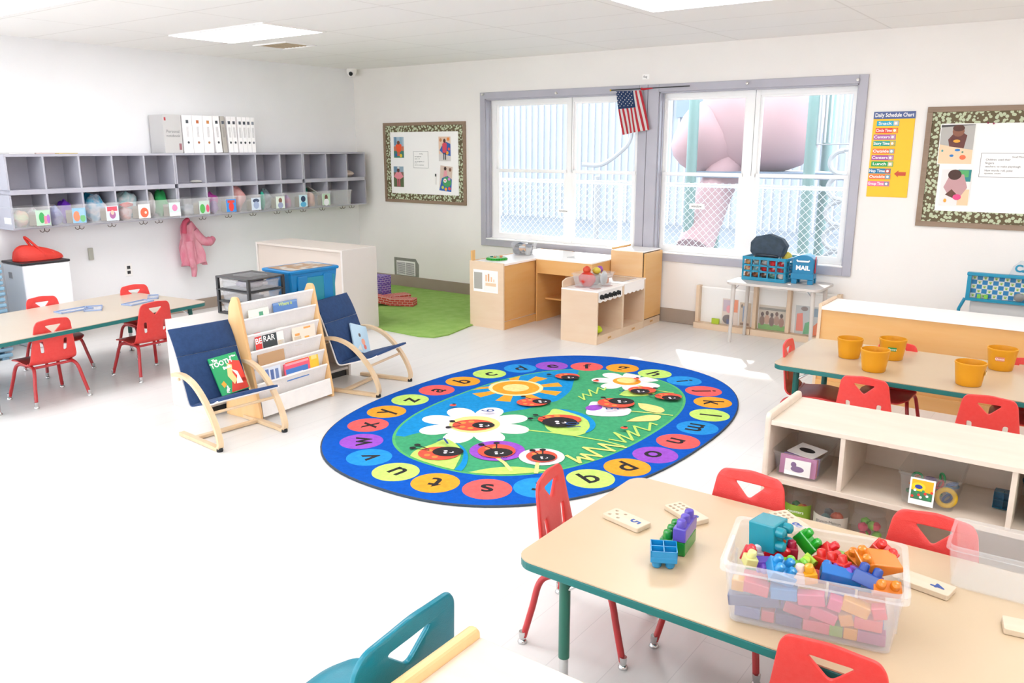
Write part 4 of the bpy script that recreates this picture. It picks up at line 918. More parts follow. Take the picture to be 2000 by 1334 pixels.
# book rack
t = thing('book_rack', 'pine book rack with white canvas slings between the blue chairs', 'book rack', (3.335, -3.925, 0), RD(4))
def side(y, par):
    P = [(-.15, 0), (.165, 0), (.165, .05), (.035, .745), (.022, .765), (-.02, .765), (-.055, .70), (-.115, .25), (-.15, .05)]
    bm = plate(fillet(P, .012), (), (), .02, .003)
    G().bm(bm, 'pine', Matrix.Translation((0, y, 0)) @ Matrix.Rotation(pi/2, 4, 'X')).build('side_panel', par)
side(-.31, t); side(.31, t)
for k in range(7):
    zt = .725-.1*k; xt = .034+.0187*k
    def sl(u, v, zt=zt, xt=xt, k=k):
        y = -.297+.594*u; s = sin(pi*u)
        return (xt+.007+(.012*v if k == 6 else -.034*v**.8-.003*s*sin(pi*v)), y, zt-(.112 if k < 6 else .10)*v)
    G().grid(sl, 18, 8, 'sling', thick=.002).build('sling', t)
    G().tube([(xt, -.30, zt), (xt, .30, zt)], .007, 'sling', n=8).build('dowel', t)
G().tube([(-.1, -.30, .06), (-.1, .30, .06)], .01, 'pine', n=8).build('rear_rail', t)
RT = Tm((3.335, -3.925, 0), RD(4))
def book(k, y, w, HH, up, cols, label, txt=None, tilt=0., name='picture_book', tc2='paper'):
    """book standing in pocket k, its cover showing 'up' above the sling in front"""
    zt = .725-.1*k; xt = .034+.0187*k; tl = RD(6); h = up+.032; lo_ = HH-h
    g = G().box(-.004, .004, -w/2, w/2, 0, h, mat('cover_'+cols[0], cols[0], .5), bev=.001)
    for (a, b2, c, d2, col) in cols[1:]: d2*HH-lo_ > .004 and g.box(.0041, .0046, -w/2+a*w, -w/2+b2*w, max(c*HH-lo_, 0), d2*HH-lo_, mat('cover_'+col, col, .5))
    if txt:
        for s, ty, tz, sz in txt: g.text(s, sz, tc2, Matrix.Translation((.0048, ty, tz-lo_)) @ Matrix.Rotation(pi/2, 4, 'Z') @ Matrix.Rotation(pi/2, 4, 'X'), bold=.0008)
    o = g.build(name); o.matrix_world = RT @ Matrix.Translation((xt-.0125+(h-up)*math.tan(tl), y, zt+up-h)) @ Matrix.Rotation(tilt, 4, 'X') @ Matrix.Rotation(-tl, 4, 'Y')
    return tag(o, label, 'book', 'picture books in the rack slings')
book(1, .05, .2, .14, .062, ['5B84C0', (.0, 1, .9, 1, '7A9CCF')], 'blue picture book in the top sling, green lettering', [("Where is", 0, .125, .03)], tc2=mat('cover_lime', 'CFE07A', .5))
book(1, -.17, .16, .14, .05, ['E8ECE4', (.5, .7, .55, .85, '5FA884')], 'pale picture book with a small green figure in the top sling')
book(3, -.13, .23, .2, .11, ['B8BAB8', (0, .22, 0, 1, 'D83A36'), (.25, .75, .1, .95, '3A4244'), (.76, 1, 0, 1, 'F2F0EA'), (.78, .98, .15, .6, 'F0D030')], 'picture book with red spine panel, black lines and a yellow spot, second row', [('BE', -.088, .145, .05), ('RAR', -.005, .15, .05)])
book(3, .16, .2, .2, .105, ['F2E6D4', (.05, .35, .3, .6, 'D8C8B0'), (.5, .7, .2, .55, 'F0B050'), (.1, .3, .62, .7, 'F0A85A'), (.5, .8, .8, .86, 'F0A85A')], 'cream picture book with orange animals, right of the second row')
book(4, -.14, .21, .14, .075, ['C09A72', (.05, .95, .05, .1, 'B08A62')], 'plain brown cardboard book in the fourth sling')
book(5, -.155, .13, .18, .085, ['DCE4F0', (.05, .25, .5, .95, '6A82B8'), (.35, .55, .55, .9, '5A72A8'), (.65, .85, .5, .9, '7088B8')], 'white and blue patterned picture book at the left of the lowest books')
book(5.06, .045, .19, .13, .045, ['4A80C8', (.0, .75, .55, .75, 'F4F4F4')], 'blue picture book lowest in front of the red ones')
book(4.97, .05, .22, .14, .072, ['F2607A', (.05, .95, .9, 1, 'F8A8B0')], 'pink picture book behind the blue one')
book(4.85, .055, .2, .14, .08, ['F0603A'], 'orange red picture book behind the pink one')
book(4.93, .2, .08, .14, .085, ['F2C83A', (.2, .8, .75, .95, 'F8E08A')], 'yellow picture book at the right of the lowest books')
# rocking chairs
def rocker(label, loc, rz):
    t = thing('lounge_chair', label, 'chair', loc, rz, 'navy canvas bentwood chairs by the book rack')
    prof = [(-.05, .362), (.0, .372), (.08, .372), (.17, .345), (.25, .29), (.325, .21), (.375, .13), (.40, .06), (.397, .025), (.375, .008), (.33, .010), (.2, .010), (.05, .010), (-.02, .010)]
    for s in (-1, 1):
        y = s*.212
        G().tube(smooth_path([(x, y, z+.003) for x, z in prof], 5), .01, 'bent', flat=(.032, .021)).build('bentwood_side', t)
        G().lathe([(0, -.0), (.017, 0), (.019, .01), (.016, .024), (0, .024)], 'black', 10, Tm((.393, y, -.001))).build('rubber_foot', t)
    G().box(.10, .135, -.198, .198, .0035, .022, 'bent', bev=.003).build('cross_bar', t)
    G().tube([(.325, -.198, .205), (.325, .198, .205)], .009, 'bent', n=8).build('frame_rail', t); G().tube([(-.03, -.198, .335), (-.03, .198, .335)], .009, 'bent', n=8).build('frame_rail', t)
    path = smooth_path([(.385, 0, .285), (.34, 0, .262), (.25, 0, .235), (.15, 0, .205), (.085, 0, .19), (.058, 0, .212), (.03, 0, .29), (-.013, 0, .405), (-.05, 0, .50), (-.082, 0, .565), (-.112, 0, .615)], 5)
    n = len(path)
    def surf(u, v, off=0.):
        k = min(int(u*(n-1)), n-2); f = u*(n-1)-k; p = path[k]*(1-f)+path[k+1]*f; d = (path[k+1]-path[k]).normalized(); nn = Vector((d.z, 0, -d.x))
        q = p+nn*off
        return (q.x, (v-.5)*.385, q.z)
    def pad(u0, u1, nm):
        g = G(); th = .026
        def fn(a, b2):
            u = u0+(u1-u0)*a; puff = (sin(pi*min(max(a, .0), 1))**.35)*(sin(pi*b2)**.3); return surf(u, b2, th*(.45+.6*puff))
        g.grid(fn, 22, 14, 'navy'); g.grid(lambda a, b2: surf(u0+(u1-u0)*a, 1-b2, -.002), 22, 4, 'navy')
        for a in (0, 1):
            ed = [fn(a, j/14) for j in range(15)]; lo = [surf(u0+(u1-u0)*a, j/14, -.002) for j in range(15)]
            g.add(ed+lo, [(j, j+1, 16+j, 15+j) for j in range(14)], 'navy')
        for b2 in (0, 1):
            ed = [fn(i/22, b2) for i in range(23)]; lo = [surf(u0+(u1-u0)*i/22, b2, -.002) for i in range(23)]
            g.add(ed+lo, [(j, j+1, 24+j, 23+j) for j in range(22)], 'navy')
        return g.build(nm, t)
    # white canvas sling under the pads
    G().grid(lambda a, b2: surf(a, -.02+b2*1.04, -.004), 44, 6, 'sling', thick=.007).build('canvas_sling', t)
    pad(0, .399, 'seat_pad'); pad(.401, .759, 'back_pad'); pad(.761, 1, 'head_pad')
    return t
def recl(px, py): return at(px, py)
rocker('navy lounge chair with bentwood arms holding the green book, nearest the camera', (3.375, -4.445, 0), RD(-4))
rocker('navy lounge chair with bentwood arms right of the book rack, holding a pale book', (3.30, -3.315, 0), RD(13))
def leanbook(chair_loc, rz, y, along, ang, w, h, cols, label, txt, tcol):
    g = G().box(0, .012, -w/2, w/2, 0, h, mat('cover_'+cols[0], cols[0], .45), bev=.001)
    for it in cols[1:]:
        if it[0] == 'p': g.poly([(-w/2+a*w, b2*h) for a, b2 in it[1]], 0, mat('cover_'+it[2], it[2], .5), Matrix.Translation((.0124+.0003*it[3], 0, 0)) @ Matrix.Rotation(pi/2, 4, 'Z') @ Matrix.Rotation(pi/2, 4, 'X'))
    for s, ty, tz, sz, r in txt: g.text(s, sz, tcol, Matrix.Translation((.0142, ty, tz)) @ Matrix.Rotation(pi/2, 4, 'Z') @ Matrix.Rotation(pi/2, 4, 'X') @ Matrix.Rotation(r, 4, 'Z'), bold=.0015)
    o = g.build('picture_book'); o.matrix_world = Tm(chair_loc, rz) @ Matrix.Translation((.118, y, .224)) @ Matrix.Rotation(RD(-26), 4, 'Y') @ Matrix.Rotation(ang, 4, 'X')
    return tag(o, label, 'book')
leanbook((3.375, -4.445, 0), RD(-4), .075, 0, RD(4), .185, .235, ['1FA866', ('p', [(.5, .3), (1, .2), (1, .75), (.62, .85)], 'E8402E', 1), ('p', [(.35, .02), (.98, .02), (.98, .3), (.5, .3)], 'D83A2A', 1), ('p', [(.42, .45), (.55, .78), (.7, .7), (.62, .5), (.7, .3), (.55, .2)], 'F2D890', 2), ('p', [(.62, .2), (.85, .18), (.8, .5), (.62, .6), (.74, .4)], 'F6F2EC', 3), ('p', [(.1, .3), (.22, .36), (.28, .25), (.16, .18)], 'F2B03A', 3)], 'green and red picture book about teeth leaning on the near lounge chair',
         [('The', -.06, .215, .022, 0), ('TOOTH', -.025, .19, .04, .08), ('Book', .0, .158, .024, .1), ('by Theo', .06, .215, .012, 0), ('Flips', -.045, .03, .025, 1.4)], 'paper')
leanbook((3.30, -3.315, 0), RD(13), .03, 0, RD(-22), .17, .215, ['B9D8EC', ('p', circ(.45, .62, .07, 10), '5A4A48', 1), ('p', circ(.62, .4, .12, 10), 'F0A890', 1), ('p', circ(.68, .22, .09, 10), 'E87A6A', 2), ('p', [(.2, .1), (.5, .05), (.4, .3)], 'E8E4DC', 1)], 'pale blue picture book leaning on the lounge chair right of the rack', [], 'paper')
# drawer unit
t = thing('drawer_unit', 'small black framed unit with three clear drawers on the low cabinet', 'drawers', (2.855, -4.02, .5745), RD(2)); w, d_, h_ = .33, .30, .25
for x in (0, w-.02):
    for y in (0, d_-.02): G().box(x, x+.02, y, y+.02, 0, h_, 'dark', bev=.003).build('post', t)
G().box(0, w, 0, d_, h_-.012, h_, mat('drawer_top', '4A4848', .3), bev=.004).box(.08, w-.08, .08, d_-.08, h_, h_+.002, 'acryl').build('top', t)
for k in range(3):
    z = .012+k*.078
    G().box(0, w, 0, d_, z-.010, z-.003, 'dark').build('shelf_frame', t)
    dr = tub('', w-.045, d_-.045, .062, M['frost'], taper=.004).build('drawer', t); dr.location = (w/2, d_/2, z-.002)
    G().box(.0, .006, -.02, .02, -.01, .01, 'frost').build('drawer_handle', dr).location = ((w-.045)/2+.003, 0, .04)
o = G().sph((0, 0, .03), (.10, .10, .028), noisy('lilac_cloth', 'C8B4D8', 'E8DCE8', (20, 20, 20), .9), noise=.1).build('lilac_cloth'); place(o, (3.02, -3.86, .5745+.168)); tag(o, 'lilac cloth lying in the top clear drawer', 'cloth')
# blue tub
t = thing('storage_tub', 'bright blue lidded storage tub on the low cabinet', 'tub', (3.01, -3.435, .5745), RD(-2))
g = G()
def rr2(w, d, z): return [(x, y, z) for x, y in rrect(w, d, .025, 4)]
g.ring([rr2(.27, .36, 0), rr2(.31, .41, .235)], 'blue_tub', smooth=False); g.build('tub_body', t)
for s in (-1, 1): G().box(.148, .162, s*.11-.04, s*.11+.04, .02, .215, 'blue_tub', bev=.006).build('rib', t)
G().ring([rr2(.33, .43, .236), rr2(.335, .435, .25), rr2(.325, .425, .256)], 'blue_tub', smooth=False).build('lid', t)
G().poly(rrect(.27, .37, .02), .2575, noisy('lid_print', 'E8E4DC', 'C89A6A', (14, 14, 14), .3, lo=.42, hi=.55)).build('lid_insert', t)
G().box(.156, .1575, -.08, .17, .03, .2, mat('teal_sheet', '2AA4BC', .4)).build('teal_panel', t)
# tall white cabinet
t = thing('white_cabinet', 'tall white cabinet with its plain back toward the reading corner', 'cabinet', (.96, -2.275, 0)); w, d_, h_ = 1.20, .42, .765
G().box(0, .02, 0, d_, 0, h_, wm).build('side_panel', t); G().box(w-.02, w, 0, d_, 0, h_, wm, bev=.002).build('side_panel', t)
G().box(.02, w-.02, .015, .03, .02, h_-.02, mat('cream_panel', 'F5E6D8', .5)).build('back_panel', t)
G().box(.02, w-.02, 0, d_, h_-.022, h_-.001, mat('cream_top', 'F8ECE0', .4), bev=.002).build('top', t)
G().box(.02, w-.02, .03, d_-.01, .05, .07, wm).box(.02, w-.02, .03, d_-.01, .36, .38, wm).build('shelf', t)
# green carpet and brick blocks
o = struct(G().poly([(1.0, -.03), (2.77, -.03), (2.80, -1.24), (2.90, -1.72), (2.86, -1.88), (2.72, -1.93), (.9, -1.86), (.4, -1.8), (.4, -.03)], .012, 'green_rug', h=.011), 'green_carpet'); o['kind'] = 'thing'; tag(o, 'bright green carpet piece on the floor by the vent', 'rug', kind='thing')
def brickmat(name, c1, c2):
    m = mat(name, c1, .6); nt, b = nodes(m)
    tc = nt.nodes.new('ShaderNodeTexCoord'); sp = nt.nodes.new('ShaderNodeSeparateXYZ'); ad = nt.nodes.new('ShaderNodeMath'); cb = nt.nodes.new('ShaderNodeCombineXYZ'); cb2 = nt.nodes.new('ShaderNodeCombineXYZ')
    ns = nt.nodes.new('ShaderNodeSeparateXYZ'); ab = nt.nodes.new('ShaderNodeMath'); ab.operation = 'ABSOLUTE'; gt = nt.nodes.new('ShaderNodeMath'); gt.operation = 'GREATER_THAN'; gt.inputs[1].default_value = .6
    mx = nt.nodes.new('ShaderNodeMix'); mx.data_type = 'VECTOR'; br = nt.nodes.new('ShaderNodeTexBrick')
    L = nt.links.new
    L(tc.outputs['Object'], sp.inputs[0]); L(sp.outputs['X'], ad.inputs[0]); L(sp.outputs['Y'], ad.inputs[1]); L(ad.outputs[0], cb.inputs['X']); L(sp.outputs['Z'], cb.inputs['Y'])
    L(sp.outputs['X'], cb2.inputs['X']); L(sp.outputs['Y'], cb2.inputs['Y']); L(tc.outputs['Normal'], ns.inputs[0]); L(ns.outputs['Z'], ab.inputs[0]); L(ab.outputs[0], gt.inputs[0])
    L(gt.outputs[0], mx.inputs['Factor']); L(cb.outputs[0], mx.inputs[4]); L(cb2.outputs[0], mx.inputs[5]); L(mx.outputs[1], br.inputs['Vector'])
    br.inputs['Scale'].default_value = 1; br.inputs['Brick Width'].default_value = .055; br.inputs['Row Height'].default_value = .024; br.inputs['Mortar Size'].default_value = .003
    br.inputs['Color1'].default_value = br.inputs['Color2'].default_value = (*alb('', c1), 1); br.inputs['Mortar'].default_value = (*alb('', c2), 1)
    L(br.outputs['Color'], b.inputs['Base Color']); return m
bp_, br_ = brickmat('brick_purple', '7A58C0', 'DCC8F0'), brickmat('brick_red', 'E8544A', 'F8C8B8')
for i, (x, y, z, m, rz, rx, l, nm, lb) in enumerate(((1.13, -.86, .013, bp_, 4, 0, .30, 'purple', 'purple cardboard brick, lowest of the stack beside the white cabinet'), (1.13, -.86, .105, bp_, 2, 0, .30, 'purple', 'purple cardboard brick in the middle of the stack'), (1.13, -.86, .197, bp_, 4, 0, .30, 'purple', 'purple cardboard brick on top of the stack'),
        (1.60, -.94, .013, br_, 24, 0, .27, 'red', 'red cardboard brick lying flat at the right of the pile'), (1.36, -1.10, .05, br_, 44, 14, .29, 'red', 'red cardboard brick tilted against the purple stack'), (1.38, -.80, .013, br_, 70, 0, .27, 'red', 'red cardboard brick behind the tilted one'))):
    o = G().box(-l/2, l/2, -.075, .075, 0, .09 if nm == 'purple' else .075, m, bev=.004).build('cardboard_brick'); place(o, (x, y, z), RD(rz), RD(0), RD(rx)); tag(o, lb, 'toy brick', 'cardboard bricks on the green carpet')
o = G().box(-.05, .05, -.04, .04, 0, .05, mat('tan_block', 'C9A068', .6), bev=.003).build('wooden_cube'); place(o, (1.06, -.9, .289)); tag(o, 'tan wooden block on top of the purple bricks', 'toy block')

# ================================================================ TOY KITCHEN
def jc(g, T):   # small maker mark on the plinth
    return g.box(-.03, .03, -.0006, 0, -.009, .009, 'maple', T).text('jonti', .022, 'ink', T @ Matrix.Translation((0, -.0008, 0)) @ Matrix.Rotation(pi/2, 4, 'X'))
t = thing('kitchen_cabinet', 'long toy kitchen cabinet with white counter and a notice on its end', 'cabinet', (2.775, -1.26, 0)); w, l, h_ = .395, 1.2, .615
G().box(0, w, 0, .018, 0, h_+.004, 'maple_pale', bev=.002).build('end_panel', t); G().box(0, w, l-.018, l, 0, h_, 'maple').build('end_panel', t)
G().box(0, w, .018, l-.018, h_-.02, h_, 'counter', bev=.002).build('countertop', t)
G().box(w-.03, w-.016, .018, l-.018, .075, h_-.02, 'maple').build('back_panel', t)
G().box(w-.018, w-.002, .018, l-.018, .0, .07, 'maple').build('plinth', t)
G().box(0, .018, .018, l-.018, h_, h_+.0+.002, 'maple').box(-.0, .016, .02, .07, h_+.002, h_+.095, 'maple', bev=.003).build('corner_rail', t)
q = Matrix.Translation((2.775+.19, -1.2605, .44)) @ Matrix.Rotation(pi/2, 4, 'X')
photo('notice_sheet', .285, .205, [('r', .03, .12, .37, .88, 'A8A59E'), ('r', .42, .05, .97, .95, 'F2EDE8'), ('r', .5, .3, .93, .44, 'E8C8A4'), ('r', .5, .5, .56, .8, 'E8B890'), ('r', .6, .5, .66, .85, 'D8A070'), ('r', .72, .5, .77, .72, 'E8B890'), ('r', .68, .5, .71, .7, 'F6F2EE'), ('r', .82, .5, .87, .62, 'F0D0B0')], 'paper notice taped on the end of the toy kitchen cabinet', q)
t = thing('play_sink', 'wide toy sink cabinet with open shelf under the window', 'cabinet', (3.175, -.74, 0)); w, d_, h_ = .618, .62, .605
G().box(0, .016, 0, d_, 0, h_, 'maple').build('side_panel', t); G().box(w-.016, w, 0, d_, 0, h_, 'maple').build('side_panel', t)
G().box(.016, w-.016, -.002, .016, .475, h_, 'maple').build('apron', t)
G().box(.0, w, 0, d_, h_, h_+.012, 'counter', bev=.002).build('countertop', t)
G().box(.22, .5, .2, .5, h_+.0125, h_+.016, mat('sink_rim', 'E4E2DE', .3), bev=.001).build('sink_rim', t)
G().box(.016, w-.016, d_-.12, d_-.1, .0, .475, 'maple_h').build('back_panel', t)
G().box(.016, w-.016, .14, d_-.12, .2, .216, 'maple').build('shelf', t)
G().box(.016, w-.016, .45, .46, 0, .04, 'dark').build('plinth', t)
# stove and second sink face +x
def unit(y0, y1, hz, nm, lb, grp, knobs):
    t = thing(nm, lb, 'toy kitchen unit', (3.80, y0, 0)); L = y1-y0; w = .365
    G().box(0, w, 0, .016, 0, hz, 'maple_pale', bev=.002).build('side_panel', t); G().box(0, w, L-.016, L, 0, hz, 'maple_pale').build('side_panel', t)
    G().box(0, .014, .016, L-.016, 0, hz+(.0), 'maple').build('back_panel', t)
    G().box(.014, w-.002, .016, L-.016, .055, .07, 'maple_pale').build('shelf', t)
    pl = G().box(w-.016, w-.002, .016, L-.016, 0, .055, 'maple_pale'); jc(pl, Matrix.Translation((w-.001, L/2, .03)) @ Matrix.Rotation(pi/2, 4, 'Z')); pl.build('plinth', t)
    G().box(0, w+.004, .0, L, hz, hz+.012, 'counter', bev=.002).build('countertop', t)
    P = [(0, 0), (0, -.08)]; n = 5
    for i in range(n):
        for k in range(5): a = (i+k/4)/n; P.append((a*(L-.032), -.08-.013*sin(pi*k/4)))
    P.append((L-.032, 0))
    bm = plate(P[::1], (), (), .01, .001); G().bm(bm, 'counter', Matrix.Translation((w-.008, .016, hz)) @ Matrix.Rotation(pi/2, 4, 'Z') @ Matrix.Rotation(pi/2, 4, 'X')).build('control_panel', t)
    if knobs:
        for k in range(5):
            o = G().lathe([(.0, 0), (.02, 0), (.022, .012), (.014, .018), (.013, .026), (0, .027)], 'black', 12, Matrix.Translation((w-.002, .06+k*.072, hz-.042)) @ Matrix.Rotation(pi/2, 4, 'Y')).build('control_knob', t)
            G().box(w+.02, w+.031, .06+k*.072-.003, .06+k*.072+.003, hz-.06, hz-.024, 'black').build('grip', o)
    return t
st = unit(-1.265, -.815, .452, 'play_stove', 'toy stove with five black knobs nearest the camera', '', True)
P = [(0, 0), (.44, 0), (.44, .06), (.30, .06), (.2, .075), (.06, .075), (0, .055)]
G().bm(plate(fillet(P, .012), (), (), .014, .002), 'maple_pale', Matrix.Translation((.008, .005, .4645)) @ Matrix.Rotation(pi/2, 4, 'Z') @ Matrix.Rotation(pi/2, 4, 'X')).build('splash_board', st)
for x, y in ((.12, .12), (.12, .32), (.27, .12), (.27, .32)): G().lathe([(.0, 0), (.05, 0), (.05, .001), (0, .001)], mat('burner', 'E0B8B0', .5), 20, Tm((x, y, .4645))).build('burner', st)
sk = unit(-.812, -.395, .46, 'play_sink', 'small toy sink unit with grey basin between the stove and the toy fridge', '', False)
G().box(.07, .31, .07, .34, .473, .476, mat('basin_grey', 'C4C8CE', .25, .6)).build('sink_basin', sk)
t = thing('play_fridge', 'tall toy refrigerator cabinet at the right end of the toy kitchen', 'toy kitchen unit', (3.80, -.392, 0)); w, L, hz = .355, .352, .70
G().box(0, .012, 0, L, 0, hz, 'maple').build('back_panel', t); G().box(0, w-.02, 0, .014, 0, hz, 'maple_pale').build('side_panel', t); G().box(0, w-.02, L-.014, L, 0, hz, 'maple_pale').build('side_panel', t)
G().box(0, w-.02, 0, L, hz, hz+.012, 'counter', bev=.002).build('top', t)
G().box(w-.018, w, .004, L, .075, hz-.005, 'maple', bev=.002).build('door', t)
G().box(w-.022, w-.0185, .0, .012, .06, hz, 'black').build('hinge', t)
pl = G().box(w-.02, w-.004, 0, L, 0, .065, 'maple_pale'); jc(pl, Matrix.Translation((w-.003, L/2, .035)) @ Matrix.Rotation(pi/2, 4, 'Z')); pl.build('plinth', t)
o = t
G().box(0, .013, 0, L, hz+.0125, hz+.03, 'maple').build('upper_back', t)
# big back board of the sink unit (tall)
G().box(0, .37, .42, .436, .0, .69, 'maple_pale', bev=.003).build('high_side', sk) if False else None
G().box(.001, w-.022, -.0145, -.0005, .4735, hz+.004, 'maple_h', bev=.002).build('side_board', t)
# things on the kitchen
t = thing('play_tray', 'round green toy tray on the kitchen counter', 'toy', (2.93, -1.04, .6155))
gm = mat('green_toy', '1FB82E', .35)
G().lathe([(0, 0), (.085, 0), (.09, .006), (.094, .018), (.0, .018)], gm, 28, caps=False).build('tray_base', t)
g = G()
for k in range(24): g.cyl(.011, .002, .014, gm, c=(.091*cos(k*pi/12), .091*sin(k*pi/12)), n=8)
g.build('beaded_rim', t)
G().lathe([(.084, .0185), (.082, .024), (0, .025)], mat('mint_toy', 'A8E4A8', .4), 28).build('mint_disc', t)
for k, c in enumerate(('F0604A', 'F5B04A', 'E8E4DC', '3A8A8A', 'F08A4A')): G().cyl(.014, .0252, .033, mat('knob_'+c, c, .4), c=(.05*cos(k*1.25), .05*sin(k*1.25)), n=12).build('peg', t)
t = thing('toy_bin', 'clear bin of small mixed toys on the kitchen counter', 'bin', (2.89, -.53, .6155), RD(24))
tub('', .20, .34, .115, M['clear'], taper=.015).build('tub', t)
rnd = random.Random(3)
cl = ['4A4E58', 'F5A52A', 'D8D4D0', '2E3238', 'E8E4E0', '8A90A0', 'F08A7A', 'F5D08A', '3A4048', '6A7688', 'F5A52A', 'C8C4C0', '2A2E34', 'E8C84A']
for k in range(14):
    x, y = -.055+.055*(k % 3), -.12+.06*(k//3); c, s_ = cos(RD(24)), sin(RD(24))
    nm_ = ['toy_ball', 'toy_car', 'toy_cup'][k % 3]
    if nm_ == 'toy_ball': o = G().sph((0, 0, .027), .027, mat('toy_'+cl[k], cl[k], .4), seg=12).build(nm_)
    elif nm_ == 'toy_car':
        o = G().box(-.035, .035, -.018, .018, .008, .026, mat('toy_'+cl[k], cl[k], .4), bev=.004).box(-.018, .018, -.015, .015, .026, .042, mat('toy_'+cl[(k+3) % 14], cl[(k+3) % 14], .4), bev=.004)
        for sx in (-.02, .02): o.tube([(sx, -.02, .009), (sx, .02, .009)], .009, 'black', n=8)
        o = o.build(nm_)
    else: o = G().lathe([(0, 0), (.018, 0), (.026, .05), (.024, .05), (.017, .004), (0, .004)], mat('toy_'+cl[k], cl[k], .4), 14, caps=False).build(nm_)
    place(o, (2.89+x*c-y*s_, -.53+x*s_+y*c, .6215+(.028 if k % 2 else .0)), rnd.uniform(0, 6)); o.scale = (1.35,)*3; tag(o, 'small mixed toy in the clear bin on the kitchen counter', 'toy', 'small toys in the clear bin on the kitchen counter')
t = thing('food_bin', 'clear round edged bin of play food on the toy stove', 'bin', (3.98, -1.03, .4645))
tub('', .26, .30, .12, M['clear'], taper=.02).build('tub', t)
for nm_, x, y, z, r, c, lb in (('toy_tomato', -.02, -.07, .062, (.075, .072, .068), 'E83A22', 'big red play tomato in the food bin'), ('red_pepper', -.03, -.06, .14, (.035, .035, .035), 'F0502A', 'orange red play pepper on top of the food bin'), ('toy_plate', .08, .045, .065, (.02, .06, .06), 'D8DAD8', 'grey white play plate at the front of the food bin'), ('toy_egg', -.02, .07, .06, (.06, .06, .06), 'F4EEE4', 'white play cup in the food bin'),
                              ('yellow_pear', .02, .02, .13, (.038, .036, .03), 'F0D84A', 'yellow play pear in the food bin'), ('toy_orange', .07, .1, .04, (.03, .03, .03), 'F5852A', 'small orange play fruit at the right end of the food bin'), ('purple_grapes', .0, .11, .13, (.03, .034, .03), 'A850B8', 'purple play grapes on the food bin')):
    o = G().sph((0, 0, 0), r, mat('food_'+c, c, .4), seg=16, noise=.05).build(nm_); o.location = (3.98+x, -1.03+y, .47+z); tag(o, lb, 'play food', 'play food in the food bin')
bundle('orange_cloth', (3.95, -1.1, .0705), (.09, .08, .1), 'F59A1E', 'orange cloth inside the toy stove', 'cloth', .16, 'toys inside the stove', 'F8C050')
bundle('lime_bag', (4.08, -1.15, .0705), (.06, .08, .035), 'D8F01E', 'lime yellow toy at the front inside the toy stove', 'toy', .08, 'toys inside the stove')
# ================================================================ WHITE TABLE, CRATE, MAILBOX
t = thing('play_table', 'small white table under the right window', 'table', (4.985, -.53, 0)); w, d_, h_ = .785, .45, .535
wt = mat('white_table', 'F0E8E0', .35)
G().bm(plate(rrect(w, d_, .05, 5, w/2, d_/2), (), (), .022, .004), wt, Matrix.Translation((0, 0, h_-.011))).build('tabletop', t)
for x, y in ((.06, .05), (w-.06, .05), (.06, d_-.05), (w-.06, d_-.05)):
    l = G().tube([(x+(.0), y, h_-.023), (x+(-.012 if x < .3 else .012), y, .0)], [.019, .014], wt, n=12).build('leg', t)
    G().tube([(x, y, h_-.08), (x+(.05 if x < .3 else -.05), y, h_-.024)], .004, 'chrome', n=6).build('brace', l)
t = thing('milk_crate', 'blue plastic crate of dolls and toys on the white table', 'crate', (5.055, -.335, h_+.0005), RD(-1)); w, d_, hz = .375, .29, .205
cy = M['cyan']
def lattice(g, L, H2, nx, nz, T, e=.014):
    g.box(0, L, -.006, 0, 0, .03, cy, T, bev=.002).box(0, L, -.01, .002, H2-.025, H2, cy, T, bev=.002)
    for i in range(nx+1): x = i*(L-e)/nx; g.box(x, x+e, -.005, 0, .03, H2-.025, cy, T)
    for k in range(1, nz): z = .03+k*(H2-.055)/nz; g.box(0, L, -.005, 0, z-e/2, z+e/2, cy, T)
g = G(); lattice(g, w, hz, 5, 3, Matrix.Identity(4)); g.build('front_side', t)
g = G(); lattice(g, w, hz, 5, 3, Matrix.Translation((0, d_+.005, 0))); g.build('back_side', t)
g = G(); lattice(g, d_, hz, 4, 3, Matrix.Translation((w, 0, 0)) @ Matrix.Rotation(pi/2, 4, 'Z')); g.build('right_side', t)
g = G(); lattice(g, d_, hz, 4, 3, Matrix.Translation((.005, 0, 0)) @ Matrix.Rotation(pi/2, 4, 'Z')); g.build('left_side', t)
G().box(.005, w-.005, .0, d_, .001, .008, cy).build('bottom', t)
cc = ['D89A5A', '9FC0C4', 'B8B4B0', 'E8303A', 'E02A34', 'F0C89A', '7AB4BC', 'E8262E', 'E02A34', 'D83A44', 'A8683A', '8A4A30', '6A4A38', '5A9A8A', 'F0E0D4']
for k in range(15):
    i, j = k % 5, 2-k//5
    o = G().sph((0, 0, 0), (.033, .04, .029), noisy('doll_'+cc[k], cc[k], ['F4ECE4', cc[(k+4) % 15]][k % 2], (30, 30, 30), .8, lo=.5, hi=.62), seg=14, noise=.12).build('soft_toy'); o.location = (5.055+.04+i*.072, -.285, h_+.045+j*.055)
    tag(o, 'small coloured toy showing through the holes of the blue crate, %s row' % ['bottom', 'middle', 'top'][j], 'toy', 'toys in the blue crate, %s row' % ['bottom', 'middle', 'top'][j])
for x, y, z, r, c, lb in ((.1, .14, .19, .05, 'E8C8A0', 'tan soft toy on top at the left of the blue crate'), (.2, .14, .195, .05, 'E8D8C8', 'cream soft toy under the dark hat'), (.325, .16, .2, .045, 'F2DC5A', 'yellow soft toy at the right end of the blue crate')):
    o = G().sph((0, 0, 0), (r, r, r), mat('soft_'+c, c, .8), seg=14, noise=.08).build('soft_toy'); o.location = (5.055+x, -.335+y, h_+z); tag(o, lb, 'toy', 'soft toys on top of the crate')
t = thing('dark_hat', 'dark blue grey police style hat on top of the blue crate', 'hat', (5.245, -.23, h_+.208), 0); t.scale = (1.15, 1.15, 1.1)
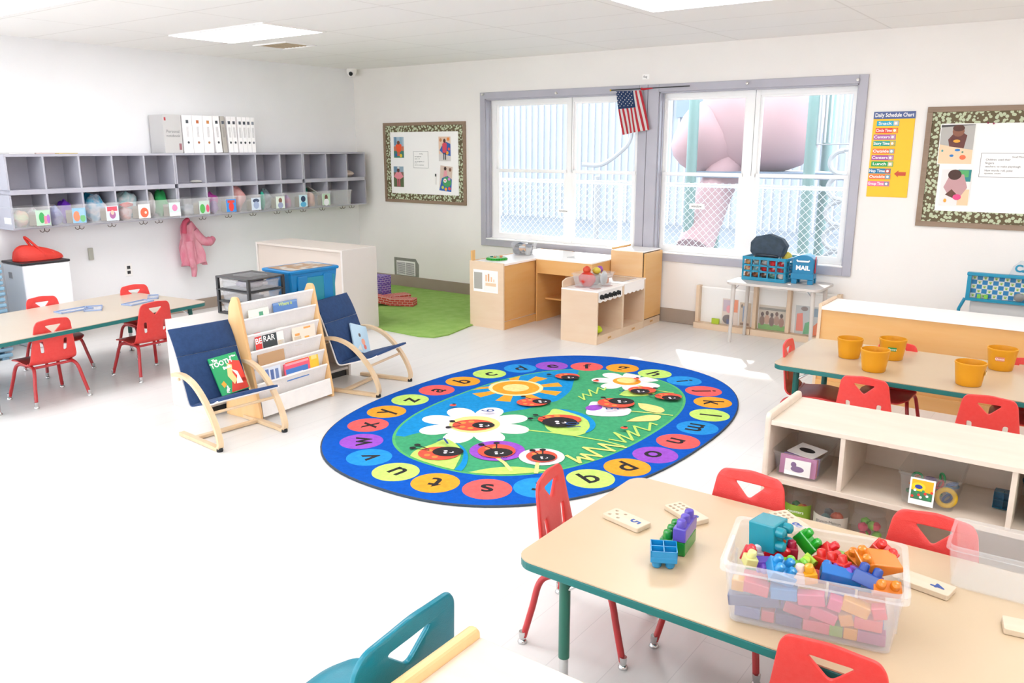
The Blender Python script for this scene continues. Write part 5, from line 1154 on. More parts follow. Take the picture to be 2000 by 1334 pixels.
ht = noisy('hat_felt', '3A4A58', '46586A', (20, 20, 20), .8, .3)
P = [(-.135, .03), (-.135, .10), (-.10, .145), (.0, .17), (.10, .135), (.135, .085), (.11, 0), (-.11, 0)]
G().ring([[(x*k, y*1.0, z*kz) for x, z in P] for y, k, kz in ((.08, .7, .7), (.03, 1, 1), (-.03, 1, 1), (-.055, .9, .85))], ht, smooth=False).build('crown', t)
G().tube([(.08*cos(a), -.05-.03*sin(a), .0+.012*sin(a)) for a in [pi*k/12 for k in range(13)]], .012, mat('hat_brim', '2E3A48', .4), n=10).build('brim', t)
t = thing('toy_mailbox', 'blue toy mailbox reading MAIL beside the crate on the white table', 'mailbox', (5.555, -.235, h_+.0005), RD(4))
bmm = M['bluem']
prof = [(-.085, .0), (.085, 0), (.085, .15)]+[(.085*cos(a), .15+.05*sin(a)) for a in [pi*k/10 for k in range(1, 10)]]+[(-.085, .15)]
G().bm(plate([(x, z+.045) for x, z in prof], (), (), .14, .006), bmm, Matrix.Translation((0, 0, 0)) @ Matrix.Rotation(pi/2, 4, 'X')).build('mailbox_body', t)
for x in (-.065, .065):
    for y in (-.05, .05): G().box(x-.022, x+.022, y-.02, y+.02, 0, .0445, bmm, bev=.004).build('foot', t)
G().box(-.092, .092, -.078, -.0705, .04, .09, bmm, bev=.004).build('lower_lip', t)
G().tube([(-.05, -.073, .2), (-.045, -.08, .192), (.045, -.08, .192), (.05, -.073, .2)], .007, 'paper', n=8).build('handle', t)
g = G(); g.text('MAIL', .052, 'paper', Matrix.Translation((0, -.0715, .135)) @ Matrix.Rotation(pi/2, 4, 'X'), h=.001, bold=.002); g.build('lettering', t)
fl = G().box(.0865, .092, -.03, -.005, .09, .23, mat('mail_red', 'E8283C', .4), bev=.002).cyl(.02, 0, .006, mat('mail_red', 'E8283C', .4), T=Matrix.Translation((.0865, -.02, .11)) @ Matrix.Rotation(pi/2, 4, 'Y')); fl.build('flag', t)
G().box(-.07, -.035, .06, .072, .13, .21, 'white').build('side_card', t) if False else None
# display benches with photos along the wall
def display(x0, x1, hz, label, posts, cards):
    t = thing('display_rack', label, 'display', (x0, -.115, 0)); w = x1-x0
    G().box(0, w, 0, .095, 0, .055, 'maple_pale', bev=.002).build('base_rail', t)
    for x in posts: G().box(x, x+.035, .03, .095, .0555, hz, 'maple_pale', bev=.003).build('post', t)
    G().box(posts[0]+.035, w-.002, .083, .093, .0555, hz-.01, 'paper').build('backing', t)
    G().box(posts[0]+.036, w-.003, .06, .063, .0555, hz-.02, clear('display_clear', 'F4F4F2', .07, .08)).build('clear_front', t)
    for a, b2, c, d2, pat, lb in cards:
        ph = photo('photo_card', b2-a, d2-c, pat, lb, Matrix.Translation((x0+(a+b2)/2, -.115+.079, (c+d2)/2+.056)) @ Matrix.Rotation(pi/2, 4, 'X'), 'photo cards in the low wall display')
    return t
PA = [('r', 0, 0, 1, 1, 'E8D8CC'), ('r', .05, .5, .75, .95, 'C8B4C4'), ('r', .72, .5, .95, .98, 'F08A5A'), ('e', .4, .6, .15, .15, 'F0A0A8'), ('e', .35, .2, .3, .18, '6A5A5A'), ('r', .3, .02, .7, .2, '4A5A8A')]
PB = [('r', 0, 0, 1, 1, 'D8C4AC'), ('r', .3, .2, .6, .85, '8AA8D0'), ('e', .2, .85, .08, .08, '6A5848'), ('e', .6, .9, .08, .08, '6A5848'), ('r', .1, .05, .9, .15, '8A6A58')]
PC = [('r', 0, 0, 1, 1, 'D4C8B8'), ('r', 0, .8, 1, .9, '8A8880'), ('r', 0, 0, 1, .22, '7AB45A')] + [('e', .14+.18*i, .35+.06*(i % 2), .1, .2, ['8A6A5A', 'C8A088', '7A5A50', 'B08A78', 'A87A6A'][i]) for i in range(5)] + [('e', .14+.18*i, .62+.06*(i % 2), .06, .09, ['4A302A', '5A3A30', '3A2620', '6A4438', '4A302A'][i]) for i in range(5)]
PD = [('r', 0, 0, 1, 1, 'C8CCCC'), ('e', .3, .9, .12, .08, '8A7A78'), ('e', .7, .8, .2, .15, '8AA4B8'), ('p', [(.05, .1), (.3, .1), (.25, .75), (.05, .7)], 'F0806A'), ('p', [(.3, 0), (.6, .05), (.55, .5), (.35, .4)], '5AB07A'), ('p', [(.6, 0), (.98, 0), (.95, .35), (.8, .5), (.62, .3)], 'F0783A')]
display(4.535, 5.075, .40, 'low wall display with pale wood post beside the toy fridge', [0], [(.245, .40, .0, .24, PA, 'photo card of a pink picture in the low display at the left table leg'), (.41, .515, .0, .22, PB, 'tan photo card in the low display left of the white table')])
display(5.08, 5.83, .44, 'second low wall display under the white table', [0, .30-.0, .715], [(.045, .285, 0, .22, PC, 'photo card of children sitting in a row in the low display'), (.37, .62, 0, .25, PD, 'photo card with green and orange shapes in the low display')])
o = G().box(0, .07, -.0, .02, 0, .05, mat('lime_card', 'CDE83A', .5), bev=.002).build('lime_card'); place(o, (4.70, -.085, .0558)); tag(o, 'lime green card at the bottom of the left low display', 'card')

# ================================================================ RIGHT SIDE
# tan cabinet with white top
t = thing('long_cabinet', 'long maple cabinet with white top behind the table with orange pots', 'cabinet', (6.06, -1.56, 0)); w, d_, h_ = 1.85, .38, .60
G().box(0, .02, 0, d_, 0, h_+.0, 'maple_pale').build('end_panel', t); G().box(w-.02, w, 0, d_, 0, h_, 'maple_pale').build('end_panel', t)
G().tube([(.008, .01, h_+.008), (.008, d_-.01, h_+.008)], .013, 'maple_pale', n=10).build('end_rail', t)
G().box(.02, w-.02, .0, d_, h_-.02, h_, 'counter').build('top', t)
G().box(.02, w-.02, .012, .026, .0, h_-.02, 'maple').build('back_panel', t)
G().box(.02, w-.02, -.003, .01, .0, .09, 'maple').build('plinth', t)
# play clinic set in cyan
t = thing('play_clinic', 'cyan play clinic counter with paw print checks at the right edge', 'toy set', (6.80, -.5, .0)); w = .75
G().box(.03, w, 0, .3, 0, .568, mat('clinic_white', 'E8ECEE', .4), bev=.01).build('clinic_base', t)
g = G().box(0, w, -.035, .005, .57, .59, cy).box(-.005, w, -.04, .01, .752, .775, cy, bev=.005).box(0, .025, -.035, .005, .59, .752, cy); g.build('clinic_frame', t)
g = G(); cb = mat('check_blue', '1E8AC8', .5); cwm = mat('check_white', 'F0F6EE', .5); pg = mat('paw_green', '9CCB4A', .5)
for i in range(20):
    for k in range(5):
        x, z = .026+i*.034, .592+k*.032; Tt = Matrix.Translation((x+.017, -.002, z+.016)) @ Matrix.Rotation(pi/2, 4, 'X')
        g.box(x, x+.034, -.0015, .005, z, z+.032, cb if (i+k) % 2 else cwm)
        if (i+k) % 2 == 0:
            g.poly(circ(0, -.003, .007, 9), 0, pg, Tt)
            for dx in (-.008, -.003, .003, .008): g.poly(circ(dx, .007-abs(dx)*.3, .0028, 6), .0001, pg, Tt)
g.build('checked_panel', t)
G().tube([(-.005, 0, .58), (-.02, -.01, .54), (-.035, -.01, .50), (-.035, -.01, .0)], .012, cy, n=10).build('side_pole', t)
sg = G().bm(plate([(0, 0), (.3, 0), (.3, .12), (.06, .10), (.02, .06)], (), (), .012, .002), mat('clinic_white', 'E8ECEE', .4), Matrix.Translation((.25, .0, .776)) @ Matrix.Rotation(pi/2, 4, 'X'))
sg.text('CA', .07, cy, Matrix.Translation((.33, -.008, .82)) @ Matrix.Rotation(pi/2, 4, 'X'), bold=.003); sg.text('A', .05, cy, Matrix.Translation((.36, -.008, .865)) @ Matrix.Rotation(pi/2, 4, 'X'), bold=.002); sg.build('name_sign', t)
g = G().sph((0, 0, 0), (.035, .02, .03), mat('grey_toy', '9A9C9C', .5), seg=12).build('grey_toy'); g.location = (7.135, -.545, .625); tag(g, 'grey toy piece at the lower right of the checked panel', 'toy')
for i, x in enumerate((6.885, 6.93)):
    o = G().box(-.012, .012, -.01, .01, 0, .03, mat('lime_toy', '8ADB5A', .4), bev=.002).build('green_toy'); o.location = (x, -.52, .5905); tag(o, 'small green toy on the ledge of the checked panel', 'toy', 'green toys on the clinic ledge')

def shelf_unit(label, loc, L, d_, hz, dv, ep=None):
    t = thing('shelf_unit', label, 'shelf', loc); sw = M['shelfwood']
    for x in (0, L-.024):
        P = [(0, 0), (d_, 0), (d_, hz+.012), (d_-.012, hz+.028), (.012, hz+.028), (0, hz+.012)]
        G().bm(plate(fillet(P, .008), (), (), .024, .008), ep or sw, Matrix.Translation((x+.012, 0, 0)) @ Matrix.Rotation(pi/2, 4, 'Z') @ Matrix.Rotation(pi/2, 4, 'X')).build('end_panel', t)
    G().box(.024, L-.024, .004, d_-.004, hz-.02, hz, sw, bev=.002).build('top', t)
    G().box(.024, L-.024, .004, d_-.012, .335, .356, sw, bev=.002).build('shelf', t)
    G().box(.024, L-.024, .004, d_-.012, .05, .068, sw, bev=.002).build('bottom_shelf', t)
    G().box(.024, L-.024, d_-.012, d_-.002, .0, hz-.02, sw).build('back_panel', t)
    G().box(.024, L-.024, .03, .045, 0, .05, sw).build('plinth', t)
    for x in dv: G().box(x-.009, x+.009, .01, d_-.012, .356, hz-.02, sw, bev=.002).build('divider', t)
    return t
shelf_unit('birch shelf unit with clear bins behind the front table', (6.585, -4.095, 0), 1.22, .40, .592, [.30, .865])
SZ = .3565
def openbin(x, y, w, d_, h_, label, rz=0.):
    t = thing('clear_bin', label, 'bin', (x, y, SZ), rz, 'clear bins on the birch shelf'); tub('', w, d_, h_, M['smoke'], taper=.014, lip=.008).build('tub', t); return t
openbin(6.71, -3.935, .19, .27, .105, 'clear bin with pink duck cards at the left of the birch shelf')
openbin(7.185, -3.915, .20, .29, .125, 'clear bin of coloured links with a photo card on its front')
for i, (y, c) in enumerate(((-4.035, 'C87AB0'), (-4.02, 'D86A7A'), (-3.99, '8A6AA8'))):
    o = G().box(-.072, .072, -.004, .004, 0, .078-.004*i, mat('card_'+c, c, .6), bev=.001).build('picture_card'); place(o, (6.71, y, SZ+.006), 0, RD(-8)); tag(o, ['pink picture card at the front of the left clear bin', 'rose picture card second in the left clear bin', 'violet picture card third in the left clear bin'][i], 'card', 'picture cards in the left shelf bin')
g = G().box(-.05, .05, -.001, .0, -.032, .032, 'paper'); dc = mat('duck_violet', '8A5AA0', .6)
g.poly(circ(.0, -.006, .026, 16, .012), .0015, dc, Matrix.Rotation(pi/2, 4, 'X')); g.poly(circ(-.016, .011, .011, 12), .0017, dc, Matrix.Rotation(pi/2, 4, 'X'))
o = g.build('duck_card'); place(o, (6.715, -4.052, SZ+.045), RD(3), RD(-8)); tag(o, 'white card with a violet duck at the front of the left clear bin', 'card')
g = G().box(-.06, .06, -.05, .05, 0, .004, 'paper'); g.poly(circ(0, 0, .036, 16, .018), .0045, 'dark'); o = g.build('picture_card'); place(o, (6.72, -3.95, SZ+.085), RD(-20), RD(8)); tag(o, 'white card with a dark duck lying on top in the left clear bin', 'card')
q = (7.17, -4.0662, SZ+.064)
g = G().box(-.042, .042, -.0012, 0, -.05, .05, 'paper')
Tt = Matrix.Rotation(pi/2, 4, 'X')
g.poly([(-.036, -.03), (.036, -.03), (.036, .044), (-.036, .044)], .0016, mat('print_y', 'F2B01E', .6), Tt); g.poly([(-.036, -.03), (.036, -.03), (.036, .0), (-.036, .004)], .0018, mat('print_g', '3A7A52', .6), Tt)
g.poly(circ(-.012, .018, .023, 18, .016), .002, mat('print_y2', 'F8D01E', .6), Tt).poly(circ(-.012, .018, .013, 16, .008), .0022, mat('print_b', '2A3E9A', .6), Tt)
for k in range(10): g.poly(circ(-.03+.007*k, -.012+.008*((k*3) % 4)-.008, .005, 8), .0023, mat(['print_r', 'print_w', 'print_g2'][k % 3], ['E83A2E', 'F0F0E8', '2E9A5A'][k % 3], .6), Tt)
o = g.build('photo_card'); place(o, q, 0, RD(-5)); tag(o, 'photo card of coloured rings on the front of the clear bin', 'card')
lc = ['2E9A5A', 'F2C01E', 'E83A2E', '2E5FA8', 'F2881E', '7A4A9A', '3AB06A', '4A8AB8']
for k in range(16):
    a = k*2.4; o = G().tube([(.018*cos(b2), .018*sin(b2), 0) for b2 in [2*pi*i/14 for i in range(14)]], .0045, mat('link_'+lc[k % 8], lc[k % 8], .4), n=8, closed=True).build('plastic_ring')
    place(o, (7.125+.04*(k % 4), -3.985+.045*(k//4), SZ+.03+.012*(k % 3)), a, a*.7, 0); tag(o, 'coloured plastic ring in the clear bin with the photo card', 'toy ring', 'coloured rings in the shelf bin')
t = thing('yellow_ring', 'large yellow ring at the right front of the clear bin', 'toy ring', (7.245, -4.02, SZ+.045), 0); t.rotation_euler = (RD(80), 0, RD(10))
G().tube([(.03*cos(b2), .03*sin(b2), 0) for b2 in [2*pi*i/20 for i in range(20)]], .009, 'yellow', n=10, closed=True).build('ring', t)
b = block(2, 2, .05, '16688A', 'dark teal block standing at the right on the birch shelf', hollow=True); place(b, (7.415, -3.86, SZ+.034), RD(0), RD(88)); 
t = thing('bucket', 'dark green lidded bucket at the right edge of the birch shelf', 'bucket', (7.56, -3.95, SZ))
G().lathe([(0, 0), (.07, 0), (.085, .14), (0, .14)], clear('bucket_clear', '9AA8A0', .6), 24, caps=False).build('bucket_body', t); G().lathe([(.09, .1405), (.094, .15), (.08, .165), (0, .165)], mat('lid_teal', '1E5A6A', .4), 24, caps=False).build('lid', t)
# jars on the bottom shelf
def jar(x, y, r, h_, lab, label, fill, txt=None):
    t = thing('toy_jar', label, 'jar', (x, y, .0685), 0, 'clear toy jars under the birch shelf')
    G().lathe([(0, 0), (r, 0), (r, h_*.82), (r*.86, h_*.93), (r*.86, h_)], 'smoke', 24, caps=False).build('jar_body', t)
    G().lathe([(r*.9, h_), (r*.9, h_+.022), (0, h_+.022)], 'smoke', 24).build('lid', t)
    if lab:
        a0 = -pi/2+.1; g = G(); g.grid(lambda u, v: ((r+.0012)*cos(a0+(u-.5)*2.4), (r+.0012)*sin(a0+(u-.5)*2.4), h_*(.42+.38*v)-.03*(1-v)*cos((u-.5)*pi)*.3), 16, 2, lab)
        if txt:
            for s, dz, sz, c in txt: g.text(s, sz, c, Matrix.Translation(((r+.003)*cos(a0), (r+.003)*sin(a0), h_*.6+dz)) @ Matrix.Rotation(a0+pi/2, 4, 'Z') @ Matrix.Rotation(pi/2, 4, 'X'))
        g.build('jar_label', t)
    rn = random.Random(int(x*100))
    for k in range(16):
        c = fill[k % len(fill)]; rr_ = r*.62*math.sqrt((k % 5+1)/6); a = k*2.1
        o = G().sph((0, 0, 0), (.019, .019, .018), mat('fill_'+c, c, .5), seg=10, noise=.1).build('jar_toy'); o.location = (x+rr_*cos(a)*.9, y+rr_*sin(a)*.9, .0685+.022+.037*(k//4)); tag(o, 'small coloured toy in the %s' % label.split(' under')[0].split(' on')[0], 'toy', 'small toys in the '+label.split(' under')[0])
gl2 = mat('label_green', '9CCB3A', .5); cr2 = mat('label_cream', 'E8E0D0', .5)
jar(6.71, -3.975, .056, .205, gl2, 'jar with a lime green label under the birch shelf', ['E8502E', '2E9A4A', 'D83A4A', 'F2A01E'], [('counters', .015, .018, 'paper'), ('vehicles', -.012, .016, 'ink')])
jar(6.843, -3.975, .069, .19, cr2, 'wide jar with a cream label under the birch shelf', ['F0683A', '8A8A8A', '6A9A9A'], [('Blanco-Maison', .02, .016, 'ink'), ('Animal Minis', -.012, .022, 'ink')])
jar(6.985, -3.975, .065, .19, None, 'wide jar of red and green toys without a label under the birch shelf', ['E85A6A', '8AD04A', 'D83A5A', '9CD85A'])
bundle('red_toy', (7.09, -3.94, .0685), (.03, .04, .045), 'D8202A', 'small red toy beside the jars under the birch shelf', 'toy', .06, 'small toys under the shelf')
# second shelf unit in the foreground
shelf_unit('birch shelf top in the foreground beside the teal chair', (6.572, -6.36, 0), 1.22, .42, .592, [.4, .8], M['pine'])
# ================================================================ ALPHABET RUG
RC = (4.8295, -3.0343)
def sup(cx, cy, a, b2, n, N=110): return [(cx+a*abs(cos(t))**(2/n)*(1 if cos(t) > 0 else -1), cy+b2*abs(sin(t))**(2/n)*(1 if sin(t) > 0 else -1)) for t in [2*pi*k/N for k in range(N)]]
g = G(); RZ = .011
rm = {}
def rcol(c):
    if c not in rm: rm[c] = noisy('pile_'+c, c, ''.join('%02X' % min(255, int(int(c[i:i+2], 16)*1.07+4)) for i in (0, 2, 4)), (45, 45, 45), .95, .5, lo=.3, hi=.7, spec=.15, bscale=400)
    return rm[c]
lv = [0]
def up():
    lv[0] += 1; return RZ+lv[0]*.00012
blue, green, sky, red, org, pur, lim, blk, wht, yel = '0054B8', '42A070', '148CCC', 'EC5844', 'F8A030', '9A52C4', 'BFE070', '2E2C2E', 'ECE4EA', 'F8DC8C'
g.poly(sup(*RC, 1.063, 1.5002, 2.409), RZ, rcol(blue), h=.0105)
g.poly(sup(4.8641, -3.0465, .716, 1.122, 2.44), up(), rcol('58B46A'))
inner = sup(4.8641, -3.0465, .700, 1.105, 2.44, 160)
g.poly(inner, up(), rcol(green))
Q = lambda px, py: tuple(at(px, py, RZ).to_2d())
def clipin(pts):   # keep a region inside the inner oval
    o = []
    for x, y in pts:
        dx, dy = x-4.8641, y+3.0465; k = (abs(dx/.700)**2.44+abs(dy/1.105)**2.44)**(1/2.44)
        o.append((x, y) if k <= 1 else (4.8641+dx/k, -3.0465+dy/k))
    return o
def PX(lst, col, z=None, sm=0):
    p = [Q(*q) for q in lst]
    if sm: p = [tuple(v)[:2] for v in smooth_path([(a, b2, 0) for a, b2 in p]+[(p[0][0], p[0][1], 0)], sm)][:-1]
    g.poly(clipin(p), z or up(), rcol(col))
# sky: upper left part of the oval bounded by a wavy line
bd = smooth_path([(*Q(790, 853), 0), (*Q(815, 846), 0), (*Q(880, 832), 0), (*Q(984, 806), 0), (*Q(1027, 799), 0), (*Q(1070, 787), 0), (*Q(1092, 781), 0), (*Q(1114, 763), 0), (*Q(1121, 744), 0), (*Q(1131, 724), 0)], 6)
bd = [(p.x, p.y) for p in bd]
def angp(p): return math.atan2((p[1]+3.0465)/1.105, (p[0]-4.8641)/.70)
a0, a1 = angp(bd[-1]), angp(bd[0]); a1 += 2*pi if a1 < a0 else 0
arc = []
for k in range(41):
    a = a0+(a1-a0)*k/40; c, s = cos(a), sin(a); r_ = 1/(abs(c)**2.44+abs(s)**2.44)**(1/2.44); arc.append((4.8641+.70*c*r_, -3.0465+1.105*s*r_))
g.poly(bd+arc[1:-1], up(), rcol(sky))
# frame on the floor: image right and image up directions
EX = (at(1010, 820)-at(990, 820)).normalized().to_2d(); EY = Vector((-EX.y, EX.x))
def disc(px, py, r, col, ry=None, rot=0., z=None, n=28):
    c = Vector(Q(px, py)); r2_ = ry or r; p = []
    for k in range(n):
        a = 2*pi*k/n; x, y = r*cos(a), r2_*sin(a); x, y = x*cos(rot)-y*sin(rot), x*sin(rot)+y*cos(rot); v = c+EX*x+EY*y; p.append((v.x, v.y))
    g.poly(clipin(p), z or up(), rcol(col))
def line(lst, w, col):
    P = [Vector(Q(*q)) for q in lst]; z = up()
    for a, b2 in zip(P[:-1], P[1:]):
        d = (b2-a).normalized()*w*.3; n_ = Vector((-d.y, d.x)).normalized()*w/2; a_, b_ = a-d, b2+d
        g.poly([tuple(a_+n_), tuple(a_-n_), tuple(b_-n_), tuple(b_+n_)], z, rcol(col)); z += .00002
# border circles with letters
LP = dict(a=(853, 762), z=(801, 781), y=(755, 804), x=(719, 830), w=(706, 862), v=(721, 893), u=(767, 924), t=(844, 947), s=(947, 961), r=(1050, 962), b=(904, 745), c=(956, 730), d=(1016, 719.5), e=(1077.6, 714.6), f=(1146, 716), g=(1215.6, 719), h=(1278.7, 730), i=(1336, 744), j=(1374, 764), k=(1392, 786), l=(1392, 811), m=(1371, 836.5), n=(1336, 865), o=(1291, 893), p=(1235, 919.5), q=(1159, 943.5))
LC = dict(a='r', b='o', c='l', d='s', e='p', f='r', g='o', h='l', i='s', j='r', k='o', l='l', m='s', n='r', o='p', p='o', q='l', r='s', s='r', t='o', u='l', v='s', w='p', x='r', y='o', z='l')
CC = dict(r='F0605E', o=org, l=lim, s='2590D8', p=pur)
cz, tz = up(), up()
for ch, (px, py) in LP.items():
    x, y = Q(px, py); u_ = (abs((x-RC[0])/1.063)**2.4+abs((y-RC[1])/1.5)**2.4)**(1/2.4); k_ = min(1, .872/u_); x, y = RC[0]+(x-RC[0])*k_, RC[1]+(y-RC[1])*k_; g.poly(circ(x, y, .124, 36), cz, rcol(CC[LC[ch]]))
    an = math.atan2((y-RC[1])/1.5, (x-RC[0])/1.06); an = math.atan2(sin(an)*1.06, cos(an)*1.5)
    if ch in 'rq': pass
    g.text(ch, .19, rcol(blk), Tm((x, y, tz), an-pi/2) @ Matrix.Translation((0, .0 if ch not in 'gpqyj' else .02, 0)), bold=.0035)
# sun
sc = (1007.6, 757.5)
for k in range(9):
    a = 2*pi*k/9+.25; c = Vector(Q(*sc)); d1 = EX*cos(a)+EY*sin(a); n1 = Vector((-d1.y, d1.x)); z = up() if k == 0 else z
    p = [c+d1*.17+n1*.028, c+d1*.17-n1*.028, c+d1*.325-n1*.052, c+d1*.325+n1*.052]; g.poly(clipin([tuple(v) for v in p]), z, rcol(org))
disc(*sc, .192, 'F8E0A8'); disc(*sc, .165, org); disc(*sc, .092, 'F8D890')
# daisies
def daisy(px, py, R_, n, pr, cr_, wcol=wht, ccol=yel, a0=0.2):
    c = Vector(Q(px, py)); z1, z2 = up(), up()
    for k in range(n):
        a = a0+2*pi*k/n; d1 = EX*cos(a)+EY*sin(a)
        for zz, ex, col in ((z1, .012, 'F4F4E4'), (z2, 0, wcol)):
            p = []
            for i in range(24):
                b2 = 2*pi*i/24; u_ = (R_/2+ex)*cos(b2); v_ = (pr+ex)*sin(b2)*(1+.35*cos(b2)); v = c+d1*(R_*.62+u_)+Vector((-d1.y, d1.x))*v_; p.append((v.x, v.y))
            g.poly(clipin(p), zz+k*.000004, rcol(col))
    disc(px, py, cr_, ccol)
daisy(927, 829, .30, 8, .068, .155, a0=.42)
daisy(1224, 745, .215, 7, .05, .10, ccol=org, a0=.3); disc(1224, 743.5, .07, yel)
# leaves and flowers
PX([(800, 892), (812, 880), (845, 868), (872, 858), (895, 872), (901, 886), (893, 905), (882, 919), (850, 912), (820, 902)], lim, sm=5)
PX([(876, 857), (892, 866), (905, 884), (900, 905), (886, 920), (898, 922), (910, 910), (914, 890), (903, 872)], sky, sm=4)
PX([(912, 924), (950, 916), (1000, 912), (1045, 916), (1080, 922), (1040, 928), (990, 930), (940, 928)], lim, sm=4)
PX([(1060, 815), (1072, 808), (1082, 799), (1110, 805), (1140, 815), (1151, 829), (1148, 843), (1128, 851), (1095, 849), (1068, 838)], lim, sm=5)
PX([(1088, 799), (1120, 803), (1150, 814), (1163, 828), (1158, 840), (1143, 846), (1152, 834), (1148, 822), (1128, 811)], sky, sm=4)
line([(1032, 841), (1080, 846), (1130, 853), (1180, 862), (1218, 872)], .014, lim)
PX([(1144, 806), (1150, 792), (1158, 785), (1185, 788), (1225, 797), (1233, 803), (1222, 812), (1185, 814), (1150, 811)], wht, sm=4)
disc(1160, 797, .065, pur, .05, .9)
line([(1232, 804), (1270, 807), (1313, 812)], .016, 'CFE07A')
PX([(1246, 788), (1265, 790), (1290, 796), (1298, 803), (1288, 807), (1265, 804), (1250, 797)], yel, sm=4)
PX([(1223, 824), (1245, 815), (1275, 811), (1291, 814), (1282, 822), (1255, 824)], yel, sm=4)
PX([(1209, 772), (1220, 764), (1235, 760), (1262, 764), (1280, 769), (1260, 774), (1228, 775)], lim, sm=4)
line([(1245, 753), (1280, 763), (1315, 768)], .012, lim)
disc(971, 881, .155, pur); disc(1058, 893, .125, wht)
line([(969, 894), (985, 905), (998, 920)], .022, yel); line([(1050, 905), (1047, 925)], .022, yel)
# grass
def grass(pts, w=.02, col='D8E47A'): line(pts, w, col)
grass([(1107, 891), (1133, 905), (1129, 894), (1158, 900), (1135, 888), (1175, 893), (1140, 875), (1200, 882), (1170, 868), (1222, 875)], .02, 'E4E07C')
grass([(1190, 859), (1222, 865), (1200, 846), (1236, 861), (1225, 842), (1248, 853), (1238, 833), (1268, 842), (1270, 827), (1283, 831)], .016, lim)
grass([(1130, 775), (1142, 782), (1138, 770), (1155, 775), (1150, 762), (1165, 770), (1168, 758), (1180, 763), (1183, 758)], .012, lim)
# ladybugs
def bug(px, py, r, rot=0., half=1, hr=.62, hx=.45, hy=.0, ry=None):
    ry = ry or r*.8
    disc(px, py, r, red, ry, rot)
    c = Vector(Q(px, py)); 
    def loc(x, y): 
        v = c+EX*(x*cos(rot)-y*sin(rot))+EY*(x*sin(rot)+y*cos(rot)); return v
    def dd(x, y, q, col, qy=None):
        v = loc(x, y); n_ = 18; p = []
        for k in range(n_):
            a = 2*pi*k/n_; w_ = v+EX*q*cos(a)+EY*(qy or q)*sin(a); p.append((w_.x, w_.y))
        g.poly(clipin(p), up(), rcol(col))
    for x, y in ((-.5, .3), (-.1, .45), (-.5, -.3), (-.1, -.5)): dd(x*r, y*r, r*.15, 'F8904A')
    dd(hx*r, hy*r, r*hr, blk, r*hr*.85)
    dd(hx*r-.12*r, hy*r+.05*r, r*.1, wht); dd(hx*r-.12*r+.02*r, hy*r-.2*r, r*.09, wht); dd(hx*r+.18*r, hy*r-.08*r, r*.12, wht); dd(hx*r+.13*r, hy*r-.04*r, r*.1, blk)
def ant(a, b2):
    line([a, b2], .008, blk); disc(*b2, .018, blk)
bug(924, 831, .125, 0, hr=.55, hx=.5, hy=-.05); ant((900, 829), (883, 824)); ant((898, 833), (876, 836))
bug(857, 887, .115, -.1, hr=.75, hx=.4, hy=.25, ry=.1); ant((838, 880), (815, 871)); ant((838, 882), (806, 877))
disc(970, 883, .105, red); bug(970, 882, .10, 0, hr=.8, hx=.1, hy=-.35); ant((962, 880), (940, 871)); ant((970, 880), (970, 868))
disc(1058, 894, .085, red); bug(1058, 893, .082, 0, hr=.8, hx=.1, hy=-.35); ant((1052, 891), (1040, 883)); ant((1060, 890), (1060, 882))
bug(1093, 822, .135, 0, hr=.8, hx=-.02, hy=-.4, ry=.09); ant((1065, 820), (1046, 814)); ant((1062, 823), (1036, 821))
bug(1040, 789, .105, .1, hr=.6, hx=.6, hy=.1); ant((1036, 783), (1022, 778))
bug(1108, 738, .09, 0, hr=.75, hx=.2, hy=-.4, ry=.075); ant((1092, 738), (1072, 735))
bug(1203, 791, .12, -.1, hr=.7, hx=.3, hy=.3, ry=.1); ant((1190, 788), (1178, 781))
bug(1254, 766, .095, 0, hr=.7, hx=-.2, hy=-.35, ry=.08); ant((1262, 766), (1280, 763))
bug(1305, 779, .09, 0, hr=.7, hx=.15, hy=-.4, ry=.075); ant((1290, 778), (1270, 776))
for px, py in ((885, 797), (1164, 749), (1243, 745), (1219, 842)): disc(px, py, .022, red); disc(px+2, py-2, .012, blk)
nt_ = up()
for s, px, py, sz, r_ in (('6', 954, 808, .12, 1.5), ('5', 1197, 804, .12, 1.5), ('10', 1121, 837, .12, 1.5), ('7', 871, 869, .13, 2.4), ('9', 1218, 769, .08, 1.5), ('8', 985, 901, .05, 1.5)):
    x, y = Q(px, py); g.text(s, sz, rcol('2E4E8A'), Tm((x, y, nt_+.0002), math.atan2(EX.y, EX.x)-r_+pi))
o = g.build('alphabet_rug'); tag(o, 'large oval blue alphabet rug with ladybugs and daisies', 'rug')
G().ring([[(RC[0]+(x-RC[0])*(1+e), RC[1]+(y-RC[1])*(1+e), z) for x, y in sup(*RC, 1.063, 1.5002, 2.409)] for e, z in ((0, .001), (.006, .0015), (.006, .009), (0, .0112))], mat('binding', '3A4A5A', .8), caps=False).build('rug_binding', o)

